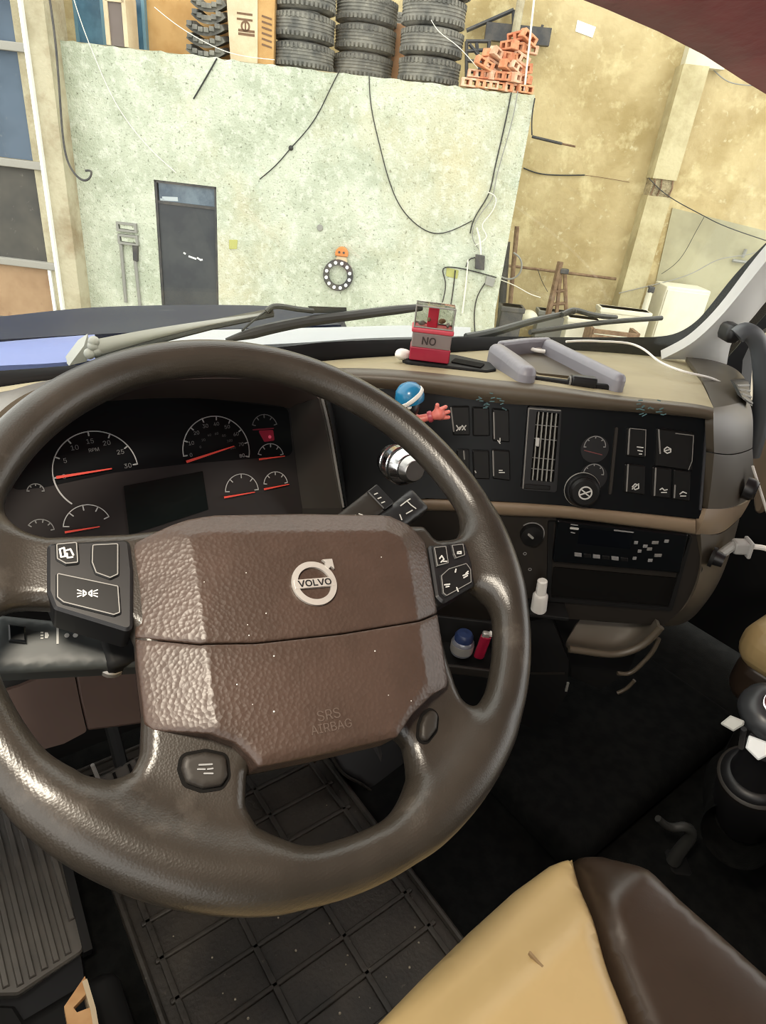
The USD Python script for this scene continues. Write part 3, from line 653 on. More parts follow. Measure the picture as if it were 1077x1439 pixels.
for a, b in (((1030, 366), (1052, 369)), ((1049, 350), (1044, 362))):
    p, q = Pb.off(0.05).hit([a, b]); bt.part('bracket_bar', tube([p, q], 0.025, 6), M_grey)

# ================================================================== the truck
M_leather = mat('brown_grained_vinyl', (0.040, 0.0245, 0.0175), 0.40, col2=(0.049, 0.030, 0.022), vs=20, bump=0.22, bs=330, bd=0.0014, voro=True, spec=0.5)
M_rim = mat('rim_vinyl', (0.021, 0.0178, 0.0140), 0.33, col2=(0.028, 0.0235, 0.0185), vs=14, bump=0.10, bs=700, bd=0.0008, voro=True, grime=[((0.115, 0.10, 0.085), 16.0, 0.60, 0.74, 0.35)])
M_seam = mat('dark_seam', (0.005, 0.0045, 0.004), 0.8, spec=0.1)
M_blk = mat('black_plastic', (0.010, 0.010, 0.011), 0.4, spec=0.4)
M_blkm = mat('matt_black_plastic', (0.009, 0.009, 0.009), 0.6, spec=0.2)
M_gloss = mat('glossy_black_panel', (0.004, 0.005, 0.006), 0.3, spec=0.25)
M_btn = mat('button_black', (0.008, 0.008, 0.008), 0.42, spec=0.25)
M_btnedge = mat('button_edge_grey', (0.17, 0.165, 0.155), 0.5)
M_white = M_icon = mat('white_print', (0.45, 0.45, 0.43), 0.6)
M_dim = mat('dim_print', (0.20, 0.20, 0.20), 0.6)
M_chrome = mat('chrome', (0.75, 0.75, 0.76), 0.16, 1.0)
M_satin = mat('satin_metal', (0.62, 0.60, 0.56), 0.42, 0.7)
M_dash = mat('taupe_dash_vinyl', (0.275, 0.23, 0.135), 0.5, col2=(0.325, 0.275, 0.165), vs=5, bump=0.12, bs=500, bd=0.001)
M_lip = mat('brown_dash_lip', (0.075, 0.060, 0.042), 0.42, col2=(0.088, 0.071, 0.050), vs=6, bump=0.12, bs=500, bd=0.001)
M_trim = mat('beige_dash_trim', (0.20, 0.148, 0.098), 0.38, col2=(0.225, 0.168, 0.112), vs=8)
M_lowdash = mat('dark_brown_dash', (0.020, 0.017, 0.014), 0.5, spec=0.3)
M_knee = mat('reddish_brown_panel', (0.055, 0.033, 0.026), 0.5, col2=(0.062, 0.038, 0.030), vs=10)
M_hood = mat('dark_blue_paint', (0.005, 0.010, 0.032), 0.45, spec=0.08, grime=[((0.10, 0.11, 0.12), 14.0, 0.62, 0.75, 0.35)])
M_cowl = mat('pale_blue_paint', (0.16, 0.20, 0.42), 0.4, spec=0.3)  # blue cowl, its grazing reflection of the sky painted in as a paler tone
M_cowl_refl = mat('silver_white_paint', (0.42, 0.44, 0.46), 0.4, spec=0.3)  # the white wall mirrored in the cowl, put into the base colour
M_rub = mat('black_rubber', (0.005, 0.005, 0.0055), 0.55, spec=0.2)
M_end = mat('dark_brown_dash_end', (0.050, 0.041, 0.030), 0.45, col2=(0.058, 0.048, 0.035), vs=6, spec=0.4)
M_wip = mat('grey_wiper_arm', (0.30, 0.30, 0.27), 0.5)
M_wipd = mat('dark_wiper_blade', (0.045, 0.047, 0.043), 0.5)
M_maroon = mat('maroon_headliner', (0.26, 0.045, 0.055), 0.45, col2=(0.36, 0.07, 0.08), vs=5, bump=0.3, bs=60, bd=0.004)
M_pillar = mat('pale_grey_trim', (0.62, 0.63, 0.62), 0.5)
M_carpet = mat('black_carpet', (0.005, 0.0055, 0.0055), 0.95, spec=0.1, col2=(0.009, 0.0095, 0.009), vs=40, bump=0.5, bs=300, bd=0.003)
M_mat = mat('rubber_mat', (0.018, 0.0155, 0.0125), 0.5, col2=(0.038, 0.032, 0.025), vs=9, bump=0.4, bs=160, bd=0.002, grime=[((0.16, 0.14, 0.11), 70.0, 0.66, 0.76, 0.7)])
M_rib = mat('ribbed_rubber', (0.05, 0.046, 0.040), 0.42, col2=(0.075, 0.068, 0.058), vs=10)
M_beige = mat('beige_leather', (0.38, 0.275, 0.125), 0.42, col2=(0.42, 0.305, 0.145), vs=3, bump=0.06, bs=500, bd=0.0006, grime=[((0.30, 0.2, 0.09), 26.0, 0.70, 0.78, 0.5)])
M_bolst = mat('dark_brown_leather', (0.026, 0.017, 0.011), 0.36, col2=(0.032, 0.021, 0.014), vs=6, bump=0.08, bs=500, bd=0.0006)
M_red = mat('red_plastic', (0.30, 0.010, 0.035), 0.3)
M_needle = mat('needle_red', (0.62, 0.06, 0.04), 0.5, em=((1.0, 0.08, 0.05), 0.06))
M_lav = mat('lavender_grey_plastic', (0.20, 0.195, 0.22), 0.4)
M_wpl = mat('white_plastic', (0.72, 0.70, 0.66), 0.45)
N = {'t': ('transparent_bsdf', {'color': (0.97, 0.985, 0.97)}), 'g': ('glossy_bsdf', {'color': (1, 1, 1), 'roughness': 0.02}), 'f': ('fresnel', {}), 'gg': ('geometry', {}), 'mr': ('map_range', {'from_min': 0.0, 'from_max': 1.0, 'to_min': 1.35, 'to_max': 1 / 1.35}), 'm': ('mix_closure', {})}
M_glass = usdkit.material(stage, '/World/Looks/windscreen_glass', N, [('gg.backfacing', 'mr.value'), ('mr.result', 'f.IOR'), ('f.fac', 'm.fac'), ('t.BSDF', 'm.closure1'), ('g.BSDF', 'm.closure2')], surface='m.closure')
M_clear = usdkit.material(stage, '/World/Looks/clear_plastic', {**N, 't': ('transparent_bsdf', {'color': (0.86, 0.86, 0.84)})}, [('gg.backfacing', 'mr.value'), ('mr.result', 'f.IOR'), ('f.fac', 'm.fac'), ('t.BSDF', 'm.closure1'), ('g.BSDF', 'm.closure2')], surface='m.closure')

FL = -1.08                              # the cab floor, relative to the eye
# ------------------------------------------------------------------ cab shell
structure('floor', place(box((2.2, 2.3, 0.03)), (0.62, -0.15, FL - 0.015)), M_carpet, 'black carpeted cab floor')
structure('wall_firewall', place(box((2.2, 0.03, 0.64)), (0.62, 1.005, FL + 0.32)), M_blkm, 'dark firewall below the dashboard')
tunnel = One('floor_tunnel', place(rbox((0.6, 0.7, 0.08), 0.03, 16), (1.05, 0.62, FL + 0.035)), M_carpet, 'black carpeted engine tunnel', None, None, 'structure')
xs = np.linspace(-0.52, 1.72, 25)
def zlip(x): return np.interp(x, [-0.6, 0.66, 0.80, 0.925, 1.1, 1.8], [0.172, 0.166, 0.158, 0.144, 0.120, 0.06])
def ylip(x): return np.interp(x, [-0.6, 0.9, 1.8], [0.50, 0.50, 0.40])
rows = [[(x, ylip(x) + 0.09, zlip(x) + 0.22) for x in xs], [(x, ylip(x) + 0.03, zlip(x) + 0.06) for x in xs], [(x, ylip(x), zlip(x)) for x in xs], [(x, ylip(x) - 0.05, zlip(x) + 0.012) for x in xs], [(x, ylip(x) - 0.16, zlip(x) + 0.05) for x in xs], [(x, 0.12, 0.30) for x in xs], [(x, -0.4, 0.42) for x in xs], [(x, -1.3, 0.45) for x in xs]]
ceil = structure('ceiling', sheet(rows, 0.02, n=24), M_maroon, 'maroon padded header above the windscreen', 180)
structure('wall_rear', place(box((2.3, 0.04, 1.6)), (0.62, -1.32, -0.33)), M_knee, 'rear wall of the cab')
lmp = Thing('ceiling_lamp', 'flat ceiling lamp above the driver', 'ceiling lamp')
lmp.part('lamp_frame', place(box((0.30, 0.13, 0.012)), LAMP + [0, 0, 0.010]), M_pillar)
# windscreen
def ybase(x): return 0.87 - 0.64 * np.maximum(0, x - 0.8) ** 2
xg = np.linspace(-0.55, 1.44, 33)
rows = []
for t in np.linspace(0, 1, 9):
    rows.append([(x * (1 - 0.03 * t) + 0.02 * t, ybase(x) + 0.035 - 0.26 * t - 0.03 * t * t, -0.315 + 0.62 * t) for x in xg])
structure('window_2', sheet(rows, 0.004), M_glass, 'laminated truck windscreen', 180)
gi = [(-40, 524), (0, 521), (95, 514), (200, 504), (300, 494), (400, 487), (456, 481), (575, 476.5), (640, 474), (720, 473), (800, 474), (889, 474), (945, 470), (970, 458), (989, 441), (1029, 391), (1077, 341), (1130, 288)]
go = [(-40, 548), (0, 546), (71, 536), (200, 527), (300, 518), (400, 511), (458, 507), (575, 501), (640, 496), (720, 492), (800, 493), (889, 498), (939, 500), (962, 488), (985, 474), (1022, 435), (1077, 367), (1130, 305)]
yg = [0.855] * 8 + [0.85, 0.85, 0.83, 0.77, 0.72, 0.70, 0.685, 0.65, 0.60, 0.56]
R0 = np.vstack([fwd([p], y + 0.012) for p, y in zip(gi, yg)]); R1 = np.vstack([fwd([p], y) for p, y in zip(go, yg)])
R0 = np.vstack([[[-0.44, R0[0][1], R0[0][2]]], R0]); R1 = np.vstack([[[-0.44, R1[0][1], R1[0][2]]], R1])
for _k in (1.0, 1.2): R0, R1 = np.vstack([R0, R0[-1:] + _k * (R0[-1:] - R0[-2:-1])]), np.vstack([R1, R1[-1:] + _k * (R1[-1:] - R1[-2:-1])])
gk = Thing('trim_4', 'black windscreen gasket', None, None, 'structure')
gk.part('gasket', sheet([R0, 0.5 * (R0 + R1) + [0, -0.006, 0.002], R1], 0.012, m=120), M_rub, 60)
# pale A-pillar trim with a screw cap, on the passenger side
pr = [[(930, 505), (975, 506), (1022, 512)], [(960, 490), (995, 492), (1026, 490)], [(983, 474), (1010, 478), (1034, 474)], [(1021, 436), (1042, 446), (1058, 447)], [(1077, 367), (1077, 395), (1077, 424)], [(1140, 296), (1140, 330), (1140, 362)]]
xp = [1.30, 1.36, 1.44]
pt = Thing('trim_5', 'pale grey A-pillar trim on the passenger side', None, None, 'structure')
prow = [np.vstack([side([p], x - 0.01 * i) for p, x in zip(r, xp)]) for i, r in enumerate(pr)]
for _k in (0.9, 1.0, 1.0): prow.append(prow[-1] + _k * (prow[-1].mean(0) - prow[-2].mean(0)))
pt.part('pillar_cover', sheet(prow[::-1], 0.02, n=36, m=10), M_pillar, 60)
c = side([(1018, 463)], 1.335)[0]
nrm = -ray([(1018, 463)])[0]
pt.part('screw_cap', place(lathe([(0.001, 0.0), (0.016, 0.0), (0.016, 0.003), (0.012, 0.005), (0.001, 0.005)], 24), c + nrm * 0.004, (1, 0, 0), nrm), M_pillar)
# passenger door
d4 = Thing('door_4', 'dark passenger door of the cab', None, None, 'structure')
PX = Plane((1.60, 0, 0), (-1, 0, 0))
def door_poly(p): return pxpoly(p, PX)
d4.part('door_frame', slab(door_poly([(1012, 520), (1029, 478), (1077, 424), (1150, 340), (1330, 130), (1400, 130), (1150, 420), (1066, 470), (1050, 505), (1046, 560), (1040, 575)]), PX, -0.03, 0.02), M_rub)
d4.part('door_panel', slab(Polygon([PX.uv([(1040, 600)])[0], PX.uv([(1080, 588)])[0], [PX.uv([(1080, 588)])[0][0] - 0 + 0.9, -0.32], [PX.uv([(1080, 588)])[0][0] + 0.9, FL + 0.05], [-0.95, FL + 0.05], [-0.95, -0.45]]).convex_hull, PX, -0.05, 0.0), M_blkm)
d4.part('armrest_trim', quad(PX, [(1052, 640), (1085, 590), (1085, 690), (1062, 740)], 0.0, 0.03, 0.01, 0.006), M_trim, label='beige trim on the passenger door')
hp = deep([(1036, 472), (1046, 466), (1058, 471), (1067, 485), (1071, 515), (1072, 545), (1070, 580), (1064, 612), (1056, 640)], 1.22)
gh = Thing('grab_handle', 'dark grey curved grab handle beside the passenger A-pillar', 'grab handle')
gh.part('handle_bar', tube(spline(hp, 50), 0.0165, 14), mat('grey_blue_handle', (0.075, 0.082, 0.09), 0.4), 60)
for p in (hp[0], hp[-1]): gh.part('handle_mount', place(rbox((0.03, 0.05, 0.034), 0.010), p + 0.03 * GY, GX), M_blk)
# driver's door below its window, the left pillar
d3 = Thing('door_3', 'driver side door panel of the cab', None, None, 'structure')
d3.part('door_panel', place(rbox((0.06, 1.5, 0.70), 0.02), (-0.47, 0.1, -0.74)), M_knee)
d3.part('window_frame', place(rbox((0.05, 0.06, 0.85), 0.015), (-0.49, 0.80, 0.02)), M_blk)

# ------------------------------------------------------------------ nose of the truck outside
hd = Thing('truck_hood', 'dark blue glossy bonnet of the truck seen over the dashboard', 'bonnet')
cre = fwd([(-60, 461), (0, 456), (60, 449), (120, 443), (190, 439.5), (311, 437.5), (400, 440), (440, 444), (463, 447), (474, 451)], 2.0)
mid = fwd([(-60, 478), (0, 474), (60, 469), (120, 465), (190, 461), (311, 457), (400, 456), (440, 456), (465, 457), (476, 459)], 1.55)
bas = fwd([(-60, 500), (0, 496), (60, 492), (120, 488), (190, 484), (311, 478), (400, 474), (440, 472), (470, 470.5), (480, 470)], 1.12)
L_ = lambda a, x: np.vstack([[[x, a[0][1], a[0][2]]], a])
cre, mid, bas = L_(cre, -0.85), L_(mid, -0.95), L_(bas, -1.0)
front = cre + np.array([0, 0.35, -0.18]); nose = cre + np.array([0, 0.5, -0.6])
hd.part('hood_skin', sheet([bas, mid, cre, front, nose], 0.02, n=30, m=40), M_hood, 60)
e0 = np.vstack([bas[-1:], mid[-1:], cre[-1:], front[-1:], nose[-1:]])
e1 = np.vstack([bas[:1], mid[:1], cre[:1], front[:1], nose[:1]]); hd.part('hood_side', sheet([e1, e1 + [-0.05, 0, -0.10], e1 + [-0.06, 0, -0.7]], 0.02, m=30), M_hood, 60)
hd.part('hood_side', sheet([e0, e0 + [0.05, 0, -0.10], e0 + [0.06, 0, -0.7]], 0.02, m=30), M_hood, 60)
cw = Thing('cowl_panel', 'blue cowl strip with painted-in reflections between bonnet and windscreen', 'cowl panel')
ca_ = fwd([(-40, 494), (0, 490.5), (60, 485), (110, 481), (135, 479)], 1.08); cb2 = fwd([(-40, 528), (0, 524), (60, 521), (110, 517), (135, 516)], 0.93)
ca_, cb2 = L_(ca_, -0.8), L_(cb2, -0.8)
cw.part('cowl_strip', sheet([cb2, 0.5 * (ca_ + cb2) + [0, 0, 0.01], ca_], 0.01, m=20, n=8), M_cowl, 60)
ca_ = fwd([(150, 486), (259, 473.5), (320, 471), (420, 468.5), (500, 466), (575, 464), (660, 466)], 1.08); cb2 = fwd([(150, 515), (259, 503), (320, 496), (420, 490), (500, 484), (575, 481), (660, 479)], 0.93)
cw.part('cowl_strip', sheet([cb2, 0.5 * (ca_ + cb2) + [0, 0, 0.006], ca_], 0.01, m=30, n=8), M_cowl_refl, 60, label='right part of the cowl strip, wall reflection painted into its colour')
for px_ in ((468, 474), (570, 470)): cw.part('cowl_emblem', place(lathe([(0.001, 0), (0.028, 0), (0.024, 0.004), (0.001, 0.004)], 20), fwd([px_], 0.99)[0], (1, 0, 0), (0, -0.15, 1)), M_satin)
# wipers lie just outside the glass
def wy(p, y): return np.vstack([fwd([q], yy) for q, yy in zip(p, np.broadcast_to(y, len(p)))])
w1 = Thing('wiper', 'grey wiper arm with a long dark blade on the driver half of the windscreen', 'wiper')
a = wy([(97, 514), (118, 486), (122, 508)], 0.915)
w1.part('wiper_base', man(m3d.Manifold.hull_points(np.vstack([a, a + [0, 0.03, 0.0], a + [0.01, 0.015, 0.012]]))), M_wip)
for q in ((131, 486), (126, 497), (136, 493), (132, 480)): w1.part('pivot_bolt', place(trimesh.creation.icosphere(2, 0.0075), wy([q], 0.905)[0]), M_wip)
a0, a1 = wy([(128, 478), (214, 462), (300, 449), (383, 437)], [0.905, 0.90, 0.89, 0.87]), wy([(134, 504), (214, 480), (300, 458), (383, 441)], [0.905, 0.90, 0.89, 0.87])
w1.part('wiper_arm', sheet([a0, 0.5 * (a0 + a1) + [0, -0.006, 0.0], a1], 0.008, m=24, n=6), M_wip, 60)
w1.part('arm_edge', tube(a1 + [0, -0.003, 0], 0.004, 6), M_wipd)
w1.part('blade_link', tube(spline(wy([(375, 438), (384, 431), (410, 433), (440, 437)], 0.865), 20), 0.0042, 8), M_wipd)
w1.part('blade_clip', man(m3d.Manifold.hull_points(np.vstack([wy([(433, 430), (487, 432), (488, 440), (436, 440)], 0.865), wy([(433, 430), (487, 432), (488, 440), (436, 440)], 0.88)]))), M_wipd)
w1.part('wiper_hose', tube(spline(wy([(340, 465), (362, 446), (380, 434)], 0.87), 16), 0.0016, 6), M_wipd)
bl = spline(wy([(318, 478), (375, 463), (430, 452), (490, 444), (545, 437), (592, 432)], [0.875, 0.87, 0.865, 0.86, 0.86, 0.86]), 40)
w1.part('wiper_blade', tube(bl, np.interp(np.linspace(0, 1, 40), [0, 0.12, 0.85, 1], [0.003, 0.0085, 0.0075, 0.006]), 10), M_wipd)
w2 = Thing('wiper', 'thin dark wiper arm and blade on the passenger half of the windscreen', 'wiper')
w2.part('wiper_arm', tube(spline(wy([(655, 475), (690, 468), (735, 455), (780, 444), (806, 438)], [0.89, 0.88, 0.87, 0.86, 0.855]), 30), np.linspace(0.0095, 0.005, 30), 8), M_wipd)
w2.part('blade_link', tube(spline(wy([(790, 442), (806, 436), (828, 441), (866, 446)], 0.85), 24), 0.0055, 8), M_wipd)
w2.part('wiper_blade', tube(spline(wy([(745, 467), (800, 459), (850, 453), (900, 449), (930, 447)], [0.86, 0.85, 0.84, 0.82, 0.81]), 30), 0.0055, 8), M_wipd)
w2.part('pivot_bolt', place(trimesh.creation.icosphere(2, 0.007), wy([(806, 437)], 0.848)[0]), M_wipd)

# ------------------------------------------------------------------ steering wheel
EL = math.radians(57.7)
WC = -0.075 * GX + 0.407 * GY + np.array([0, 0, -0.285])
PWH = Plane(WC, (0, -math.cos(EL), math.sin(EL)), x=(1, 0, 0))
RM, RT = 0.2120, 0.0166
def wpoly(p, h=0.0, r=0.0): return rnd(Polygon(PWH.uv(p, h)).buffer(0), r)
disc = Point(0, 0).buffer(RM, 64)
inner = Point(0, 0).buffer(RM - 0.6 * RT, 64)
hP = -0.010
open_top = wpoly([(-200, 752), (20, 753), (66, 762), (180, 757), (270, 745), (590, 745), (606, 765), (640, 763), (660, 752), (668, 735), (655, 700), (750, 500), (300, 300), (-200, 450)], hP)
open_left = wpoly([(-250, 850), (-40, 852), (30, 856), (75, 858), (182, 892), (188, 905), (199, 1000), (197, 1060), (186, 1088), (158, 1107), (110, 1118), (20, 1080), (-250, 1000)], hP)
open_right = wpoly([(606, 862), (660, 828), (690, 838), (760, 860), (760, 1000), (700, 1020), (680, 1012), (668, 1020), (655, 1017), (640, 985), (622, 930)], hP)
open_bot = wpoly([(357, 1050), (343, 1095), (342, 1135), (352, 1168), (380, 1195), (400, 1260), (600, 1230), (572, 1140), (577, 1095), (566, 1050), (548, 1030)], hP)
S = disc
for o in (open_top, open_left, open_right, open_bot): S = S.difference(o.intersection(inner).buffer(0))
S = max(polys(S.buffer(-0.006).buffer(0.012).buffer(-0.006)), key=lambda g: g.area)
S = Polygon(S.exterior, [i for i in S.interiors if Polygon(i).area > 1e-4]).simplify(0.0004)
def sdf_wheel(X):
    u, v, w = X[..., 0], X[..., 1], X[..., 2]
    rr = np.hypot(u, v)
    tor = np.hypot((rr - RM), w * 0.98) - RT
    d2 = sd_poly(S, u[:, :, 0].ravel(), v[:, :, 0].ravel()).reshape(u.shape[:2])[:, :, None]
    wc = -0.0085; hw = 0.0125; r = 0.010
    qx, qy = d2 + r, np.abs(w - wc) - hw + r
    pl = np.sqrt(np.maximum(qx, 0) ** 2 + np.maximum(qy, 0) ** 2) + np.minimum(np.maximum(qx, qy), 0) - r
    return smin(tor, pl, 0.030)
ws = Thing('steering_wheel', 'brown leather-grained truck steering wheel with a padded hub and round emblem', 'steering wheel')
WM = PWH.mat()
ws.part('rim', xf(iso(sdf_wheel, (-0.236, -0.236, -0.036), (0.236, 0.236, 0.024), 0.0022), WM), M_rim, True)
# hub pad in two pieces with facetted sides
hT = 0.019
out = wpoly([(183, 772), (190, 762), (262, 736), (300, 729), (420, 726), (545, 728), (572, 740), (597, 763), (612, 860), (627, 960), (624, 968), (598, 983), (570, 1010), (549, 1041), (450, 1064), (357, 1083), (347, 1070), (325, 1050), (290, 1037), (215, 1026), (204, 1015), (194, 930)], 0.004, 0.003)
inn = wpoly([(262, 752), (290, 746), (545, 744), (566, 754), (574, 775), (590, 868), (603, 960), (575, 1000), (552, 1034), (362, 1070), (335, 1052), (305, 1030), (296, 990), (284, 890), (272, 800)], hT)
inn = inn.intersection(out.buffer(-0.004))
def pad_top(u, v):
    p = shapely.points(u, v); d = shapely.distance(inn, p); de = shapely.distance(out.boundary, p)
    g = np.minimum(0.42 * d, 0.017)
    sag = 0.002 * ((u / 0.1) ** 2)
    return hT - g - np.where(d > 0, 0.0006, 0) - sag * 0
sl_ = LineString(np.vstack([PWH.uv([(150, 886), (192, 893)], 0.006), PWH.uv([(283, 904), (360, 903), (480, 890), (590, 872)], hT), PWH.uv([(616, 862), (660, 840)], 0.006)])).buffer(0.0004)
hub = out.difference(sl_)
hubs = sorted(polys(hub), key=lambda g: -g.centroid.y)
pads = [ws.part(n, pillow(g, 0.0026, 0.0022, pad_top, -0.012, PWH), M_leather, 35) for n, g in zip(('upper_pad', 'airbag_cover'), hubs[:2])]
ws.part('hub_back', slab(out.buffer(-0.002), PWH, -0.03, -0.004), M_seam)
# emblem: ring, arrow, bar with lettering
ec = PWH.uv([(441, 821)], hT)[0]
pe = Plane(PWH.at(ec[0], ec[1], hT + 0.0004), PWH.n, x=PWH.hit([(476, 818)], hT)[0] - PWH.hit([(408, 824)], hT)[0])
er = 0.5 * np.linalg.norm(PWH.hit([(474, 819)], hT)[0] - PWH.hit([(409, 823)], hT)[0]) * 0.95
em = ws.part('emblem', slab(Point(0, 0).buffer(er, 48).difference(Point(0, 0).buffer(er * 0.74, 48)), pe, 0, 0.0022), M_satin, 30, pads[0], 'silver ring emblem with an arrow and a lettered bar')
dg = er * 0.74
ar = Polygon([(dg * 0.86, dg * 0.96), (dg * 1.04, dg * 0.78), (dg * 1.22, dg * 0.95), (dg * 1.42, dg * 0.78), (dg * 1.42, dg * 1.42), (dg * 0.78, dg * 1.42), (dg * 0.95, dg * 1.24)])
ws.part('emblem_arrow', slab(ar, pe, 0, 0.0026), M_satin, 30, pads[0])
ws.part('emblem_bar', slab(Polygon([(-er * 0.9, -er * 0.2), (er * 0.9, -er * 0.2), (er * 0.9, er * 0.2), (-er * 0.9, er * 0.2)]), pe, 0.0, 0.0025), M_satin, 30, pads[0])
lm = meshkit.text_mesh('VOLVO', er * 0.27, 0.0005, True); b = lm.bounds; lm.apply_translation(-b.mean(0)); lm.apply_scale((1.5 * er / (b[1, 0] - b[0, 0]), 1, 1)); lm.apply_translation((0, 0, 0.0027))
ws.part('emblem_lettering', xf(lm, pe.mat()), M_blk, 30, pads[0])
PHub = PWH.off(hT)
for s_, p_, h_ in (('SRS', (462, 1004), 0.0068), ('AIRBAG', (466, 1021), 0.0058)):
    m_ = meshkit.text_mesh(s_, h_, 0.0003); m_.apply_translation(-m_.bounds.mean(0)); q_ = Plane(PHub.hit([p_])[0] + PWH.n * 0.0003, PWH.n, x=pe.x)
    ws.part('embossed_lettering', xf(m_, q_.mat()), mat('faded_print', (0.066, 0.044, 0.033), 0.6), 30, pads[1])
# dust specks on the pad
rs = random.Random(3)
for q in ((287, 818), (374, 862), (346, 805), (350, 893), (333, 962), (546, 977), (355, 990), (385, 922), (348, 878), (578, 985), (385, 1000), (536, 783), (527, 915)):
    ws.part('dust_speck', slab(Point(PHub.uv([q])[0]).buffer(0.0003 + 0.0003 * rs.random(), 4), PHub, 0.0, 0.0004), M_icon, False, pads[0] if q[1] < 895 else pads[1])
# switch pods
PP = PWH.off(0.0)
def pod(name, outline, h0, h1, r=0.004): return ws.part(name, quad(PWH, outline, h0, h1, r, 0.002), M_blk)
lp = pod('switch_pod', [(66, 763), (182, 757), (187, 800), (187, 889), (76, 855), (66, 830)], -0.024, 0.009)
def button(to, outline, h, icon=None, ipx=None, ih=0.006, ang=0.0, edge=True, r=0.002):
    q = quad(PWH, outline, h - 0.004, h + 0.002, r, 0.0012)
    bt_ = ws.part('button', q, M_btn, 30, to)
    pl = pxpoly(outline, PWH, r, h + 0.002)
    if edge: ws.part('button_edge', slab(pl.buffer(-0.0008).difference(pl.buffer(-0.0015)), PWH, h + 0.0016, h + 0.0023), M_btnedge, 30, to)
    return bt_
H1 = 0.009
button(lp, [(77, 763), (110, 760), (112, 792), (92, 794), (78, 786)], H1)
button(lp, [(128, 764), (168, 762), (168, 808), (155, 814), (133, 806), (127, 790)], H1, edge=True)
button(lp, [(78, 803), (168, 822), (171, 862), (160, 866), (88, 848), (78, 840)], H1)
PI = PWH.off(H1 + 0.0022)
def icon_line(pts, w=0.0007, to=None, pl=PI, m=None): ws.part('icon', slab(LineString(pl.uv(pts)).buffer(w), pl, 0, 0.0004), m or M_icon, 30, to)
for pts in ([(84, 772), (90, 770), (92, 782), (86, 783), (84, 772)], [(92, 774), (99, 772), (103, 780)], [(94, 778), (95, 784), (102, 783)]): icon_line(pts, 0.0006, lp)
for sx in (-1, 1):
    icon_line([(123 + sx * 2, 833), (123 + sx * 6, 830), (123 + sx * 6, 838), (123 + sx * 2, 835)], 0.0005, lp)
    for dy in (-4, 0, 4): icon_line([(123 + sx * 9, 834 + dy * 0.7), (123 + sx * 14, 834 + dy * 1.2)], 0.0004, lp)
rp = pod('switch_pod', [(603, 766), (655, 761), (664, 790), (668, 822), (624, 848), (614, 838)], -0.024, 0.008)
button(rp, [(609, 768), (628, 766), (632, 792), (614, 797)], 0.008, r=0.001)
button(rp, [(634, 765), (652, 763), (655, 781), (641, 786), (637, 778)], 0.008, r=0.001)
button(rp, [(619, 808), (630, 798), (656, 790), (663, 800), (664, 819), (628, 839), (622, 834)], 0.008)
PI2 = PWH.off(0.0102)
for pts in ([(618, 785), (621, 781), (624, 786), (620, 790)], [(622, 789), (628, 789)], [(643, 776), (648, 775), (648, 778), (643, 778)], [(625, 822), (632, 821)], [(627, 825), (631, 824)], [(640, 804), (641, 800)], [(651, 809), (658, 806)], [(652, 812), (657, 809)], [(642, 826), (644, 831)], [(655, 806), (658, 803)]): icon_line(pts, 0.0006, rp, PI2)
# thumb buttons low on the spokes
for o_, h_ in (([(258, 1062), (290, 1056), (318, 1062), (321, 1090), (312, 1104), (285, 1108), (262, 1100), (255, 1080)], 0.004), ([(597, 1005), (607, 996), (616, 1004), (614, 1025), (600, 1043), (591, 1036), (592, 1018)], 0.004)):
    g = wpoly(o_, h_ + 0.003, 0.004)
    bz = ws.part('thumb_button_well', slab(g.buffer(0.0022), PWH, -0.016, h_ + 0.0006), M_seam)
    ws.part('thumb_button', pillow(g, 0.0018, 0.003, lambda u, v: h_ + 0.005 + 0 * u, -0.01, PWH), M_lowdash, 40, bz)
PI3 = PWH.off(0.0092)
for pts in ([(280, 1075), (298, 1074)], [(278, 1081), (288, 1081)], [(292, 1081), (299, 1080)], [(287, 1087), (299, 1087)]): ws.part('icon', slab(LineString(PI3.uv(pts)).buffer(0.0005), PI3, 0, 0.0004), M_dim, 30, bz)
# column behind the hub
axis = PWH.n
cm = Thing('steering_column', 'dark brown steering column shroud behind the wheel', 'steering column')
cs = lathe([(0.03, -0.30), (0.075, -0.29), (0.085, -0.2), (0.07, -0.08), (0.052, -0.03), (0.04, -0.028)], 40)
cs.apply_scale((1.0, 0.8, 1.0))
cm.part('shroud', xf(cs, WM), M_lowdash, 50)
cm.part('shroud_seam', xf(tube(np.array([(0.0865 * math.cos(t), 0.0695 * math.sin(t), -0.2) for t in np.linspace(0, 2 * math.pi, 60)]), 0.0012, 6), WM), M_seam)
# ------------------------------------------------------------------ stalks
def stalk_body(p0, p1, w0, w1, h, th):          # a flattened lever between two photo points on the wheel plane lowered to h
    a, b = PWH.uv([p0], h)[0], PWH.uv([p1], h)[0]; d = (b - a) / np.linalg.norm(b - a); n = np.array([-d[1], d[0]])
    g = Polygon([a + n * w0, b + n * w1, b - n * w1, a - n * w0]).buffer(0.004).simplify(0.0003)
    return pillow(g, 0.004, 0.006, lambda u, v: h + 0 * u, h - th, PWH), (a, b, d, n)
st1 = Thing('stalk', 'black light stalk with white symbols under the left wheel spoke', 'stalk')
hS = -0.05
m_, (a, b, d, n) = stalk_body((205, 908), (-8, 902), 0.010, 0.017, hS, 0.022)
lev = st1.part('lever', m_, mat('stalk_grey_black', (0.035, 0.040, 0.040), 0.5), 45)
PS1 = PWH.off(hS + 0.0003)
st1.part('end_knob', slab(pxpoly([(12, 880), (36, 883), (37, 905), (13, 903)], PS1), PS1, 0, 0.005, 0.001), M_gloss, 30)
def st_icon(t, pl, pts, w=0.0008, m=None): t.part('icon', slab(LineString(pl.uv(pts)).buffer(w, cap_style=2), pl, 0, 0.0004), m or M_icon, 30)
